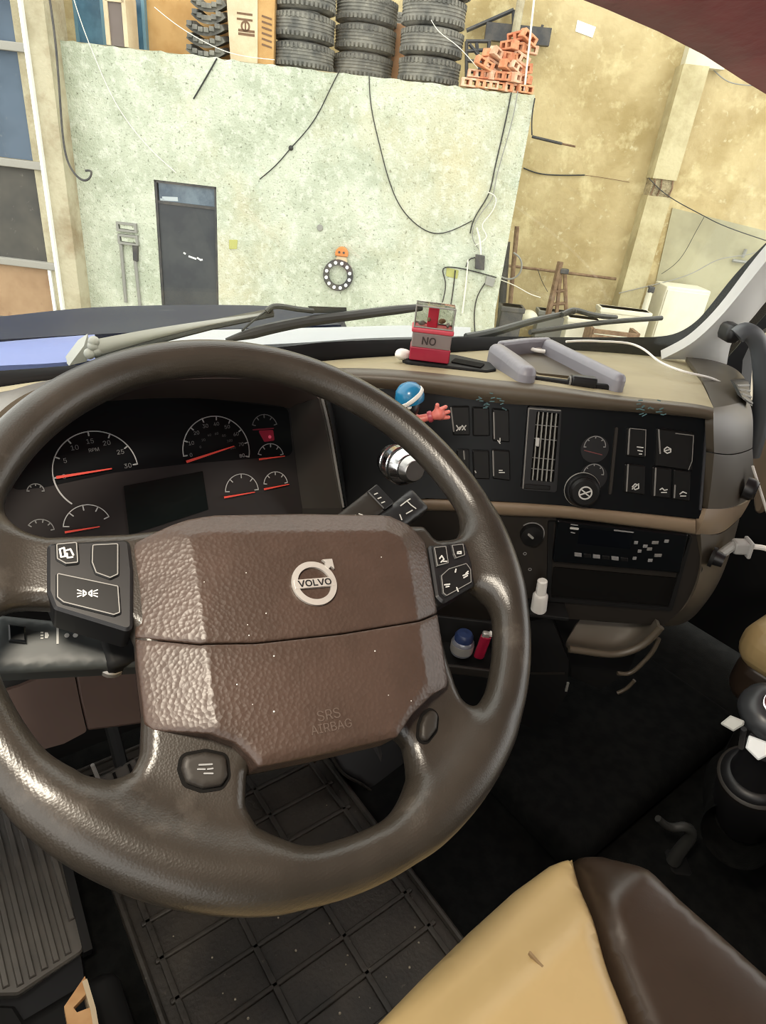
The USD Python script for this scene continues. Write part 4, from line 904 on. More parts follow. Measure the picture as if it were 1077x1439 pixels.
st_icon(st1, PS1, [(17, 895), (17, 884), (34, 886)], 0.0006)
st_icon(st1, PS1, [(81, 882), (81, 905)], 0.0007)
st1.part('icon', slab(Polygon(PS1.uv([(63, 889), (67, 889), (69, 893), (67, 897), (63, 897)])), PS1, 0, 0.0004), M_icon)
for y in (889, 893, 897): st_icon(st1, PS1, [(57, y), (61, y)], 0.0005)
for x in (94, 106): st1.part('icon', slab(Point(PS1.uv([(x, 893)])[0]).buffer(0.0016), PS1, 0, 0.0004), M_icon)
st1.part('stalk_root', xf(rbox((0.035, 0.03, 0.03), 0.006), frame(PWH.at(*PWH.uv([(178, 905)], hS)[0], hS - 0.012), PWH.x, PWH.y, PWH.n)), M_blkm)
kn = Thing('column_knob', 'small silver knob hanging below the light stalk', 'knob')
kp = PWH.hit([(157, 936)], -0.075)[0]
kn.part('knob_head', place(lathe([(0.001, 0), (0.008, 0.0), (0.0105, 0.004), (0.0105, 0.012), (0.007, 0.016), (0.001, 0.017)], 20), kp, (1, 0, 0), PWH.n), M_satin, 40)
kn.part('knob_stem', tube([kp, kp - PWH.n * 0.05 + PWH.y * 0.02 + PWH.x * 0.03], 0.005, 8), M_blkm)
for i, (p0, p1, e0, lab, sy) in enumerate((((470, 748), (540, 695), (524, 708), 'shorter black wiper stalk with a grooved end, nearer the hub emblem', 0), ((528, 748), (590, 700), (560, 722), 'blunt black retarder stalk with a bracket symbol beside the wheel rim', 1))):
    t = Thing('stalk', lab, 'stalk')
    hh = -0.055
    m_, (a, b, d, n) = stalk_body(p0, p1, 0.0085, 0.0105, hh, 0.018)
    t.part('lever', m_, M_lowdash if i == 0 else M_blk, 45)
    q = PWH.off(hh + 0.0004)
    if i == 0:
        t.part('end_cap', slab(Polygon([b + n * 0.0108 - d * 0.012, b + n * 0.0112, b - n * 0.0112, b - n * 0.0108 - d * 0.012]).buffer(0.002), PWH, hh - 0.018, hh + 0.0015, 0.001), M_blk)
        for k in range(3): st_icon(t, PWH.off(hh + 0.0018), [(526 + k * 5, 695 + k * 6), (531 + k * 5, 693 + k * 6)], 0.0006)
        for k in range(2): st_icon(t, q, [(499 + k * 5, 724 - k * 2), (505 + k * 5, 726 - k * 2)], 0.0006)
    else:
        for pts in ([(563, 711), (572, 704), (578, 710), (585, 715)], [(572, 704), (577, 701)], [(571, 722), (580, 717)], [(562, 723), (565, 731)]): st_icon(t, q, pts, 0.0006)
ck = Thing('chrome_knob', 'ridged chrome knob behind the right side of the wheel rim', 'knob')
kc = deep([(557, 650)], 0.66)[0]; kd = deep([(601, 670)], 0.60)[0]; ax_ = (kd - kc) / np.linalg.norm(kd - kc)
for k, (r0, r1, z0, z1, ma) in enumerate(((0.019, 0.021, -0.012, 0.0, M_chrome), (0.0215, 0.0215, 0.002, 0.006, M_blk), (0.022, 0.0225, 0.006, 0.018, M_chrome), (0.021, 0.021, 0.018, 0.021, M_blk), (0.021, 0.0165, 0.021, 0.032, M_chrome), (0.0155, 0.0155, 0.032, 0.034, M_blk), (0.0155, 0.012, 0.034, 0.044, mat('worn_chrome', (0.42, 0.41, 0.40), 0.3, 1.0)))):
    ck.part('ring' if k < 6 else 'cap', place(lathe([(0.001, z0), (r0 - 0.001, z0), (r0, z0 + 0.001), (r1, z1 - 0.001), (r1 - 0.001, z1), (0.001, z1)], 36), kc, (0, 0, 1), ax_), ma, 40)

# ------------------------------------------------------------------ dashboard
da = Thing('dashboard', 'taupe and brown wraparound truck dashboard under the windscreen', 'dashboard')
lipx = np.array([(-40, 560), (0, 551), (71, 541), (200, 530), (320, 522), (420, 518), (480, 517), (530, 518), (600, 523), (700, 534), (760, 540), (850, 553), (930, 562), (985, 569), (1003, 573)], float)
nl = len(lipx)
def lippt(p, dd, yy): return np.vstack([fwd([q], yy) if q[0] < 450 else deep([q], dd) for q in p])
lip0 = np.vstack([fwd([q], 0.785)[0] if q[0] < 450 else deep([q], 0.925)[0] for q in lipx])
basx = [(-40, 548), (0, 545), (71, 535), (200, 526), (320, 516), (420, 510), (458, 507), (500, 503.5), (560, 500), (640, 495), (690, 492), (770, 491), (860, 495), (925, 498), (965, 502)]
basy = [0.853] * 8 + [0.852, 0.85, 0.847, 0.835, 0.80, 0.76, 0.72]
bas0 = np.vstack([fwd([q], y)[0] for q, y in zip(basx, basy)])
XL = lambda a, x=-0.43: np.vstack([[[x, a[0][1], a[0][2]]], a])
bas0, lip0 = XL(bas0), XL(lip0)
mid0 = 0.5 * (lip0 + bas0) + [0, 0, 0.003]
da.part('top_pad', sheet([bas0, 0.75 * bas0 + 0.25 * lip0 + [0, 0, 0.002], mid0, 0.25 * bas0 + 0.75 * lip0 + [0, 0, 0.003], lip0], 0.006, n=20, m=90), M_dash, 60)
dn = lambda a: lipx + np.c_[np.zeros(nl), np.full(nl, a) if np.ndim(a) == 0 else a]
kx = np.interp(lipx[:, 0], [300, 480, 720, 866, 1003], [34, 26, 33, 22, 18])
rowsL = [lip0] + [XL(np.vstack([fwd([q], 0.785 - e)[0] if q[0] < 450 else deep([q], 0.925 - e)[0] for q in dn(f * kx)])) for f, e in ((0.12, 0.012), (0.35, 0.022), (0.7, 0.024), (1.0, 0.018))]
da.part('lip', sheet(rowsL, 0.01, n=18, m=90), M_lip, 60)
# right hand end of the dashboard, turning away to the passenger side
def drows(rows): return [np.vstack([deep([p], d)[0] for *p, d in r]) for r in rows]
da.part('end_top', sheet(drows([[(965, 502, 1.33), (1000, 506, 1.33), (1030, 516, 1.30), (1046, 530, 1.25)], [(985, 530, 1.15), (1012, 532, 1.16), (1036, 538, 1.16), (1052, 552, 1.14)], [(1003, 573, 0.925), (1022, 570, 0.96), (1041, 566, 1.03), (1054, 566, 1.12)]]), 0.008, n=14, m=24), M_end, 60)
da.part('end_upper', sheet(drows([[(1003, 573, 0.925), (1022, 570, 0.96), (1041, 566, 1.03), (1054, 566, 1.12)], [(1003, 590, 0.902), (1024, 590, 0.935), (1046, 587, 1.01), (1058, 583, 1.11)], [(1004, 636, 0.897), (1025, 638, 0.93), (1047, 634, 1.0), (1058, 629, 1.10)]]), 0.012, n=14, m=24), M_end, 60)
da.part('end_side', sheet(drows([[(1004, 637.5, 0.895), (1025, 639.5, 0.928), (1047, 635.5, 1.0), (1058, 630.5, 1.10)], [(1000, 680, 0.893), (1024, 681, 0.925), (1047, 676, 1.0), (1059, 668, 1.10)], [(995, 716, 0.893), (1020, 716, 0.925), (1043, 709, 1.0), (1055, 700, 1.10)]]), 0.012, n=14, m=24), M_end, 60)
da.part('end_trim', sheet(drows([[(993, 715, 0.889), (1020, 715, 0.92), (1045, 708, 0.995), (1057, 699, 1.10)], [(988, 733, 0.882), (1014, 733, 0.912), (1038, 724, 0.99), (1050, 713, 1.10)], [(978, 751, 0.889), (1008, 750, 0.92), (1030, 737, 0.995), (1042, 726, 1.10)]]), 0.012, n=14, m=24), M_trim, 60)
da.part('end_lower', sheet(drows([[(985, 750, 0.893), (1008, 751, 0.922), (1028, 740, 0.998), (1040, 728, 1.10)], [(985, 800, 0.893), (1000, 802, 0.92), (1016, 797, 0.99), (1024, 785, 1.08)], [(965, 850, 0.893), (980, 850, 0.92), (994, 842, 0.98), (1004, 830, 1.06)], [(930, 879, 0.90), (950, 879, 0.925), (968, 872, 0.97), (980, 862, 1.04)]]), 0.012, n=20, m=24), M_end, 60)
# inner body that carries the panels
core = [deep([(480, 600)], 0.96)[0], deep([(985, 640)], 0.96)[0], (1.22, 0.50, 0), (1.33, 0.66, 0), (1.0, 0.82, 0), (-0.42, 0.84, 0), (-0.42, 0.81, 0), (0.42, 0.81, 0)]
da.part('carrier', extr(Polygon([(q[0], q[1]) for q in core]).buffer(0), -0.62, -0.335), M_blkm, False)
# black switch panel
n12 = -GY * math.cos(math.radians(12)) + GZ * math.sin(math.radians(12))
PP_ = Plane(deep([(830, 640)], 0.905)[0], n12)
panel_px = [(452, 548), (560, 546), (640, 556), (720, 562), (866, 573), (996, 588), (985, 729), (860, 717), (786, 710), (700, 704), (600, 700), (480, 716)]
pn = da.part('switch_panel', slab(pxpoly(panel_px, PP_, 0.003), PP_, -0.03, 0.0), M_gloss)
PPs = PP_.off(0.0005)
da.part('panel_edge', slab(LineString(PPs.uv([(993, 600), (984, 715)])).buffer(0.0016), PPs, 0, 0.003), M_dkmetal, 30, pn)
da.part('panel_edge', slab(LineString(PPs.uv([(866, 602), (857, 692)])).buffer(0.0022), PPs, 0, 0.004), M_lowdash, 30, pn)
trx = [(470, 718, 745), (500, 706, 735), (600, 700, 718), (700, 704, 724), (786, 709, 728), (859, 716, 736), (925, 723, 744), (978, 729, 751)]
da.part('trim_strip', sheet([np.vstack([deep([(x, a)], 0.893)[0] for x, a, b in trx]), np.vstack([deep([(x, a + 3)], 0.884)[0] for x, a, b in trx]), np.vstack([deep([(x, 0.5 * (a + b))], 0.881)[0] for x, a, b in trx]), np.vstack([deep([(x, b - 2)], 0.884)[0] for x, a, b in trx]), np.vstack([deep([(x, b)], 0.892)[0] for x, a, b in trx])], 0.012, n=14, m=60), M_trim, 60)
# switches: rocker with a light bar and a symbol
def rocker(outline, bar, ipts, sub=None):
    q = da.part('switch', quad(PP_, outline, -0.002, 0.0055, 0.002, 0.0018), M_btn, 30, pn)
    b = PP_.off(0.0056)
    if bar: da.part('light_bar', slab(LineString(b.uv(bar)).buffer(0.0011), b, 0, 0.0006), M_btnedge, 30, pn)
    for p in ipts: da.part('switch_icon', slab(LineString(b.uv(p)).buffer(0.0009), b, 0, 0.0005), M_icon, 30, pn)
xx = [[(642, 598), (646, 604), (650, 598), (654, 604)], [(642, 605), (647, 600)], [(650, 604), (655, 598)]]
rocker([(634, 571), (660, 571), (661, 612), (637, 612)], [(634, 573), (638, 606)], xx)
rocker([(664, 572), (688, 573), (689, 613), (665, 613)], None, [])
rocker([(692, 574), (716, 576), (717, 622), (693, 620)], [(694, 580), (695, 616)], [[(700, 619), (703, 623)], [(703, 616), (703, 620)]])
rocker([(642, 632), (660, 632), (661, 672), (644, 671)], [(652, 634), (653, 645)], [])
rocker([(664, 633), (688, 634), (689, 674), (666, 673)], None, [[(668, 662), (669, 664)]])
rocker([(692, 632), (717, 634), (718, 676), (693, 673)], [(693, 634), (694, 668)], [[(702, 664), (709, 664)], [(702, 661), (706, 661)]])
rocker([(882, 601), (909, 604), (908, 644), (881, 641)], [(885, 603), (883, 638)], [[(896, 628), (904, 629)], [(897, 633), (903, 634)], [(899, 638), (902, 638)]])
da.part('switch_rim', slab(LineString(PP_.off(0.0056).uv([(886, 602), (908, 604), (907, 640)])).buffer(0.0006), PP_.off(0.0056), 0, 0.0005), M_btnedge, 30, pn)
rocker([(924, 602), (976, 608), (974, 662), (922, 655)], [(926, 604), (928, 637)], [[(934, 631), (938, 628), (943, 631), (943, 635), (938, 637), (934, 634), (934, 631)], [(936, 633), (941, 632)]])
da.part('switch_rim', slab(LineString(PP_.off(0.0056).uv([(950, 609), (975, 612), (973, 648), (968, 660)])).buffer(0.0006), PP_.off(0.0056), 0, 0.0005), M_btnedge, 30, pn)
rocker([(879, 652), (908, 655), (907, 696), (878, 692)], [(883, 653), (881, 690)], [[(889, 684), (893, 680), (898, 682), (898, 686), (893, 688), (889, 684)], [(889, 687), (898, 680)]])
rocker([(918, 656), (945, 659), (944, 701), (917, 698)], [(922, 658), (920, 696)], [[(928, 688), (931, 686), (934, 689), (938, 688)], [(930, 692), (937, 692)]])
rocker([(948, 660), (972, 663), (970, 705), (946, 702)], [(949, 682), (948, 699)], [[(956, 694), (960, 691), (965, 693)], [(957, 697), (964, 697)]])
# smudges of blue green on the lip
# air vent
av = Thing('air_vent', 'upright black air vent with thin grey slats in the switch panel', 'air vent')
PV = PP_.off(0.001)
ou = pxpoly([(741, 570), (788, 574), (781, 690), (732, 686)], PV, 0.004); inn_ = pxpoly([(753, 577), (785, 580), (777, 676), (744, 673)], PV, 0.002)
av.part('vent_frame', slab(ou.difference(inn_), PV, 0, 0.008), M_blk)
av.part('frame_highlight', slab(LineString(PV.uv([(734, 684), (742, 573), (786, 576)])).buffer(0.0009), PV, 0.0075, 0.0088), M_btnedge)
av.part('vent_back', slab(inn_, PV, -0.0004, 0.0004), M_seam)
for k in range(5):
    t = (k + 0.6) / 5.2
    a, b = np.array([753 + 32 * t, 577 + 3 * t]), np.array([744 + 33 * t, 673 + 3 * t]); av.part('slat', slab(LineString(PV.uv([a, b])).buffer(0.0008), PV, 0.002, 0.0062), M_grey)
for y in (0.2, 0.40, 0.68, 0.84): av.part('cross_bar', slab(LineString(PV.uv([(753 - 9 * y, 577 + 96 * y), (785 - 8 * y, 580 + 96 * y)])).buffer(0.0005), PV, 0.001, 0.004), M_dim)
av.part('slider', quad(PV, [(754, 615), (759, 616), (758, 628), (753, 627)], 0.006, 0.0095, 0.001, 0.001), M_icon)
av.part('thumb_wheel', quad(PV, [(738, 680), (774, 683), (773, 689), (737, 687)], 0.006, 0.010, 0.001, 0.001), M_btn)
# small gauges and the parking-brake knob in the panel
def arc_gauge(t, pl, pts, to=None, m=None, w=0.0006, ticks=5, full=None, h=0.0, tick_len=0.16, extra=(0, 0)):
    """A dial scale through three photo points of its arc: returns its centre, radius and angles on the plane."""
    (x1, y1), (x2, y2), (x3, y3) = pl.uv(pts)
    A = np.array([[x2 - x1, y2 - y1], [x3 - x1, y3 - y1]]); bb = 0.5 * np.array([x2 ** 2 - x1 ** 2 + y2 ** 2 - y1 ** 2, x3 ** 2 - x1 ** 2 + y3 ** 2 - y1 ** 2])
    c = np.linalg.solve(A, bb); r = math.hypot(x1 - c[0], y1 - c[1])
    a0, am, a1 = [math.atan2(y - c[1], x - c[0]) for x, y in ((x1, y1), (x2, y2), (x3, y3))]
    while am > a0: am -= 2 * math.pi
    while a1 > am: a1 -= 2 * math.pi
    th = np.linspace(a0 + extra[0], a1 - extra[1], 40)
    t.part('dial_arc', slab(LineString(np.c_[c[0] + r * np.cos(th), c[1] + r * np.sin(th)]).buffer(w), pl, h, h + 0.0005), m or M_icon, 30, to)
    for k in range(ticks):
        q = a0 + (a1 - a0) * k / (ticks - 1); e = np.array([math.cos(q), math.sin(q)])
        t.part('tick', slab(LineString([c + e * r, c + e * r * (1 - tick_len)]).buffer(w * 1.3), pl, h, h + 0.0005), m or M_icon, 30, to)
    return c, r, a0, a1
for p3, nd in (([(821, 628), (836, 613), (851, 628)], ((822, 633), (846, 639))), ([(820, 667), (834, 652), (848, 667)], ((822, 671), (842, 678)))):
    dial = da.part('pressure_gauge', slab(Point(PPs.uv([(0.5 * (p3[0][0] + p3[2][0]), p3[0][1] + 3)])[0]).buffer(0.021), PPs, 0, 0.001), M_blk, 30, pn)
    arc_gauge(da, PPs, p3, pn, M_dim, ticks=5, h=0.001)
    b = PPs.off(0.0015); da.part('needle', slab(LineString(b.uv(nd)).buffer(0.0007), b, 0, 0.0006), mat('dim_red', (0.12, 0.03, 0.03), 0.5), 30, pn)
bk = Thing('parking_brake_valve', 'round black push knob with a crossed circle symbol below the small gauges', 'knob')
bc = PP_.uv([(817, 687)])[0]
bk.part('knob_skirt', place(lathe([(0.004, 0.0), (0.0265, 0.0), (0.0265, 0.006), (0.023, 0.011), (0.004, 0.011)], 40), PP_.at(*bc, 0.001), PP_.x, PP_.n), M_blk, 40)
bk.part('knob_head', place(lathe([(0.004, 0.010), (0.0215, 0.011), (0.0225, 0.02), (0.019, 0.024), (0.001, 0.0245)], 40), PP_.at(*bc, 0.0), PP_.x, PP_.n), M_btn, 40)
PK = Plane(PP_.at(*bc, 0.0246), PP_.n, x=PP_.x)
bk.part('knob_icon', slab(Point(0, 0).buffer(0.0105).difference(Point(0, 0).buffer(0.0083)).union(LineString([(-0.0075, -0.004), (0.0075, 0.004)]).buffer(0.0011)).union(LineString([(-0.006, 0.004), (-0.001, 0.001)]).buffer(0.001)).union(LineString([(0.006, -0.004), (0.001, -0.001)]).buffer(0.001)), PK, 0, 0.0005), M_icon)
bk.part('rim_highlight', place(lathe([(0.0255, 0.0), (0.0272, 0.002), (0.0272, 0.004), (0.0255, 0.006)], 40), PP_.at(*bc, 0.001), PP_.x, PP_.n), M_grey, 40)
# ------------------------------------------------------------------ lower console: climate knob, radio, pocket
PR = Plane(deep([(850, 790)], 0.895)[0], -GY)
cons_px = [(500, 724), (600, 716), (700, 722), (786, 727), (859, 734), (978, 749), (988, 800), (965, 852), (932, 879), (775, 868), (700, 885), (560, 890), (490, 840)]
cn = da.part('console_face', slab(pxpoly(cons_px, PR, 0.004), PR, -0.06, 0.0), M_lowdash)
cl = Thing('climate_knob', 'round climate dial with a pale scale arc left of the radio', 'knob')
kc_ = PR.uv([(747, 750)])[0]
cl.part('dial', place(lathe([(0.004, 0), (0.0185, 0), (0.0175, 0.01), (0.004, 0.012)], 36), PR.at(*kc_, 0.0), PR.x, PR.n), M_btn, 40)
th_ = np.linspace(-0.6, 2.4, 30)
cl.part('scale_arc', slab(LineString(np.c_[kc_[0] + 0.0205 * np.cos(th_), kc_[1] + 0.0205 * np.sin(th_)]).buffer(0.0009), PR, 0.0, 0.0008), M_dim)
cl.part('pointer', slab(LineString([kc_, kc_ + [-0.007, 0.005]]).buffer(0.0018), PR, 0.0115, 0.014), M_grey)
for q in ((738, 778), (745, 800)): da.part('console_icon', slab(Point(PR.uv([q])[0]).buffer(0.003).difference(Point(PR.uv([q])[0]).buffer(0.0018)), PR, 0, 0.0006), M_dim, 30, cn)
rd = Thing('radio', 'black radio with small white buttons in the lower console', 'radio')
fc = rd.part('radio_face', quad(PR, [(784, 732), (968, 752), (957, 806), (778, 790)], 0.0, 0.012, 0.002, 0.002), M_gloss)
PRr = PR.off(0.0122)
rd.part('display', quad(PRr, [(815, 742), (890, 750), (886, 772), (812, 764)], 0, 0.0006, 0.001, 0), mat('radio_display', (0.003, 0.004, 0.006), 0.2, spec=0.3), 30, fc)
for y in (737, 742, 748): rd.part('radio_print', slab(LineString(PRr.uv([(803, y), (812 - (y == 748) * 4, y + 1)])).buffer(0.0009 + 0.0011 * (y == 742)), PRr, 0, 0.0005), M_icon if y == 742 else M_dim, 30, fc)
rd.part('radio_print', slab(LineString(PRr.uv([(864, 745), (890, 748)])).buffer(0.0012), PRr, 0, 0.0005), M_dim, 30, fc)
for k in range(6): rd.part('preset_button', quad(PRr, [(808 + k * 13, 777 + k * 1.3), (818 + k * 13, 778 + k * 1.3), (818 + k * 13, 783 + k * 1.3), (808 + k * 13, 782 + k * 1.3)], 0, 0.002, 0.0005, 0.0006), M_btn if k % 2 else M_dim, 30, fc)
for q, w_ in (((895, 763), 5), ((908, 768), 6), ((922, 763), 9), ((938, 761), 6), ((900, 775), 5), ((914, 772), 7), ((926, 781), 10), ((893, 785), 5), ((915, 788), 6)): rd.part('control_button', quad(PRr, [(q[0] - w_ / 2, q[1] - 2), (q[0] + w_ / 2, q[1] - 2), (q[0] + w_ / 2 - 1, q[1] + 2), (q[0] - w_ / 2 - 1, q[1] + 2)], 0, 0.002, 0.0004, 0.0005), M_btnedge if w_ > 6 else M_dim, 30, fc)
pk = da.part('console_pocket', slab(pxpoly([(778, 796), (955, 812), (938, 850), (774, 836)], PR, 0.003), PR, 0.0, 0.0025), M_seam, 30, cn)
da.part('pocket_rim', slab(pxpoly([(770, 730), (972, 752), (943, 856), (768, 842)], PR, 0.004).difference(pxpoly([(777, 731), (968, 752), (938, 851), (774, 837)], PR, 0.002)), PR, 0.0, 0.006), M_blkm, 30, cn)
# side details of the dashboard's end
sv = Thing('side_vent', 'small dark louvred vent at the passenger end of the dashboard', 'air vent')
vp = np.vstack([deep([p], d)[0] for *p, d in ((1027, 538, 1.08), (1046, 536, 1.14), (1051, 570, 1.08), (1038, 560, 1.03))]) + np.array([0, 0, 0.004]) - 0.015 * GY
sv.part('vent_face', man(m3d.Manifold.hull_points(np.vstack([vp, vp + 0.02 * GY]))), M_blk)
for k in range(4):
    a = vp[0] + (vp[3] - vp[0]) * (k + 0.5) / 4; b = vp[1] + (vp[2] - vp[1]) * (k + 0.5) / 4; a, b = a + 0.1 * (b - a), b - 0.1 * (b - a); sv.part('slat', tube([a - 0.003 * GY, b - 0.003 * GY], 0.0022, 6), M_grey)
sk_ = Thing('rotary_switch', 'ribbed black knob on the passenger end of the dashboard', 'knob')
pk_ = deep([(1047, 685)], 0.985)[0]; ak = GX * 0.8 - GY * 0.5
sk_.part('knob_body', place(lathe([(0.002, 0), (0.019, 0), (0.019, 0.012), (0.015, 0.018), (0.002, 0.018)], 28), pk_, (0, 0, 1), ak), M_blk, 40)
for k in range(8): sk_.part('knob_rib', place(box((0.004, 0.03, 0.006)), pk_ + ak / np.linalg.norm(ak) * 0.016, (math.cos(k * 0.785), 0, math.sin(k * 0.785)), ak), M_blk)
sk2 = Thing('socket_knob', 'small black socket knob low on the passenger end of the dashboard', 'knob')
pk_ = deep([(1003, 783)], 0.90)[0]
sk2.part('knob_body', place(lathe([(0.002, 0), (0.013, 0), (0.011, 0.016), (0.002, 0.018)], 24), pk_, (0, 0, 1), ak), M_blk, 40)
sk2.part('knob_collar', place(lathe([(0.002, -0.004), (0.017, -0.004), (0.017, 0.002), (0.002, 0.002)], 24), pk_, (0, 0, 1), ak), M_blkm, 40)
us = Thing('usb_charger', 'white charger plug with a pale cable at the passenger end of the dashboard', 'charger')
up, ud = deep([(1041, 768)], 0.93)[0], GX * 0.75 - GY * 0.3
M_usb = mat('grey_white_plastic', (0.36, 0.36, 0.35), 0.45)
us.part('plug', place(rbox((0.026, 0.022, 0.022), 0.004), up, GX + 0.1 * GZ, -GY), M_usb)
us.part('plug_flange', place(rbox((0.006, 0.030, 0.028), 0.002), up + 0.012 * GX, GX + 0.1 * GZ, -GY), M_usb)
us.part('plug_tip', tube([up - 0.013 * GX, deep([(1012, 780)], 0.90)[0]], 0.008, 10), M_grey)
us.part('cable', tube(spline(deep([(1052, 768), (1068, 769), (1090, 776), (1120, 800)], 0.93), 20), 0.0045, 8), M_wpl)
One('charging_cable', tube(spline(deep([(1058, 655), (1066, 680), (1074, 705), (1085, 740)], 1.0), 20), 0.0022, 8), M_wpl, 'thin white cable hanging past the passenger door trim', 'cable')
# ------------------------------------------------------------------ below the console: cup holder, hose, dark housing
ch = Thing('cup_holder', 'black pull-out holder with a curved rim under the radio', 'cup holder')
def zc(p, d): return deep(p, d)
c1 = [(800, 912), (835, 917), (866, 919), (895, 911), (915, 897), (929, 881)]
ch.part('holder_rim', tube(spline(zc(c1, 0.86), 30), 0.0065, 10), M_lip, 60)
ch.part('holder_bowl', sheet([spline(zc(c1, 0.862), 30), spline(zc([(x - 4, y - 10) for x, y in c1], 0.90), 30), spline(zc([(815, 868), (835, 872), (860, 874), (885, 876), (905, 876), (920, 874)], 0.93), 30)], 0.006, n=12), mat('brown_grey_holder', (0.11, 0.095, 0.075), 0.5), 60)
ch.part('holder_rim', tube(spline(zc([(868, 946), (885, 946), (903, 932), (918, 915), (926, 897)], 0.87), 24), 0.004, 8), M_lip, 60)
ch.part('holder_rim', tube(spline(zc([(868, 974), (880, 968), (892, 956)], 0.88), 12), 0.0035, 8), M_lip, 60)
ch.part('holder_mount', slab(pxpoly([(770, 868), (925, 878), (890, 960), (850, 985), (790, 960)], PR), PR, -0.09, -0.03), M_blkm)
lb = Thing('lower_housing', 'black lower housing with a painted edge highlight below the console', 'housing')
PL2 = PR.off(0.02)
lb.part('housing_body', slab(pxpoly([(700, 880), (775, 868), (800, 930), (797, 975), (760, 1030), (700, 1000), (640, 1030), (600, 960), (600, 885)], PL2), PL2, -0.10, 0.0), M_blkm)
lb.part('edge_highlight', stroke(PL2, [(746, 947), (794, 947)], 0.004, 0, 0.002), M_lowdash)  # lighter strip standing in for the highlight along the edge
lb.part('latch', stroke(PL2, [(799, 960), (796, 972)], 0.004, 0, 0.003), M_satin)
# tray with lighter and blue canister behind the wheel
ty = Thing('coin_tray', 'small dark open tray behind the right side of the wheel', 'tray')
PTy = Plane(deep([(660, 905)], 0.80)[0], -GY + 0.3 * GZ)
tz = deep([(660, 924)], 0.79)[0]
ty.part('tray_floor', place(rbox((0.12, 0.07, 0.006), 0.002), tz - [0, 0, 0.003], GX), M_blkm)
ty.part('tray_back', place(rbox((0.12, 0.006, 0.06), 0.002), tz + 0.035 * GY + [0, 0, 0.02], GX), M_blkm)
ty.part('tray_lip', place(rbox((0.12, 0.006, 0.016), 0.002), tz - 0.034 * GY + [0, 0, 0.002], GX), M_lowdash)
for s in (-1, 1): ty.part('tray_side', place(rbox((0.005, 0.07, 0.03), 0.002), tz + s * 0.058 * GX + [0, 0, 0.01], GX), M_blkm)
lt = Thing('lighter', 'red cigarette lighter with a metal top standing in the dark tray', 'lighter')
lo_ = deep([(673, 923)], 0.785)[0]; lz = np.array([0, 0, 1.0]) * 0.96 + GX * 0.06 - GY * 0.1
hgt = 0.056
el_ = lathe([(0.001, 0), (0.0068, 0.0), (0.0074, 0.002), (0.0074, hgt - 0.009), (0.006, hgt - 0.008), (0.001, hgt - 0.008)], 24); el_.apply_scale((1.15, 0.75, 1))
lt.part('lighter_body', place(el_, lo_, GX, lz), M_red, 40)
lt.part('metal_hood', place(rbox((0.012, 0.008, 0.01), 0.002), lo_ + lz * (hgt - 0.003) - 0.001 * GX, GX, lz), M_satin)
lt.part('thumb_lever', place(rbox((0.005, 0.008, 0.006), 0.001), lo_ + lz * (hgt - 0.0005) + 0.006 * GX, GX, lz), M_wpl)
bcan = Thing('canister', 'small silver and dark blue container beside the red lighter', 'container')
co = deep([(648, 916)], 0.79)[0]; CS = 1.3
bcan.part('canister_body', place(lathe([(0.001, 0), (0.0125, 0), (0.014, 0.003), (0.014, 0.016), (0.012, 0.02), (0.001, 0.02)], 30).apply_scale(CS), co, GX), mat('grey_satin', (0.35, 0.36, 0.42), 0.35, 0.6), 40)
bcan.part('canister_lid', place(lathe([(0.001, 0.019), (0.0115, 0.0195), (0.0115, 0.026), (0.009, 0.030), (0.001, 0.031)], 30).apply_scale(CS), co, GX), mat('dark_blue_plastic', (0.02, 0.035, 0.10), 0.35), 40)
for k in range(3): bcan.part('label_band', place(lathe([(0.0141, 0.004), (0.0143, 0.0045), (0.0143, 0.015), (0.0141, 0.0155)], 30).apply_scale(CS), co + 0.0005 * k * GX, GX), M_satin) if k == 0 else None
sp_ = Thing('spray_bottle', 'small white bottle with a narrow cap standing below the climate dial', 'bottle')
so = deep([(757, 857)], 0.865)[0]; sz = deep([(763, 815)], 0.862)[0] - so; LN = np.linalg.norm(sz); sz /= LN
sp_.part('bottle_body', place(lathe([(0.001, 0), (0.0125, 0), (0.0132, 0.002), (0.0125, 0.5 * LN), (0.0095, 0.56 * LN), (0.001, 0.56 * LN)], 28), so, GX, sz), M_wpl, 40)
sp_.part('bottle_cap', place(lathe([(0.001, 0.55 * LN), (0.0088, 0.55 * LN), (0.0082, 0.97 * LN), (0.006, LN), (0.001, LN)], 24), so, GX, sz), M_wpl, 40)
sh_ = One('console_ledge', place(rbox((0.08, 0.05, 0.008), 0.002), so + np.array([0, 0, -0.004]) + 0.012 * GY + 0.01 * GX, GX), M_blkm, 'small black ledge carrying the white bottle', 'ledge')
# ------------------------------------------------------------------ instrument cluster
ic = Thing('instrument_cluster', 'dark instrument cluster with two large dials and a blank display', 'instrument cluster')
TC = math.radians(25)
PCl = Plane(fwd([(250, 650)], 0.70)[0], (0, -math.cos(TC), math.sin(TC)), x=(1, 0, 0))
face = ic.part('cluster_face', slab(pxpoly([(-30, 640), (20, 590), (90, 562), (250, 552), (411, 570), (428, 712), (420, 830), (200, 850), (-30, 800)], PCl, 0.004), PCl, -0.02, 0), mat('cluster_face_grey', (0.022, 0.019, 0.019), 0.32))
P0 = PCl.off(0.0004)
ic.part('dial_window', slab(pxpoly([(20, 600), (90, 566), (250, 556), (405, 573), (412, 640), (262, 652), (160, 664), (60, 685), (10, 690)], P0, 0.01), P0, 0, 0.0006), M_gloss, 30, face)
P1 = PCl.off(0.0012)
def number(s, q, hgt, m=M_dim): ic.part('dial_number', text(s, P1, q, hgt, 0.0, 0.0004), m, 30, face)
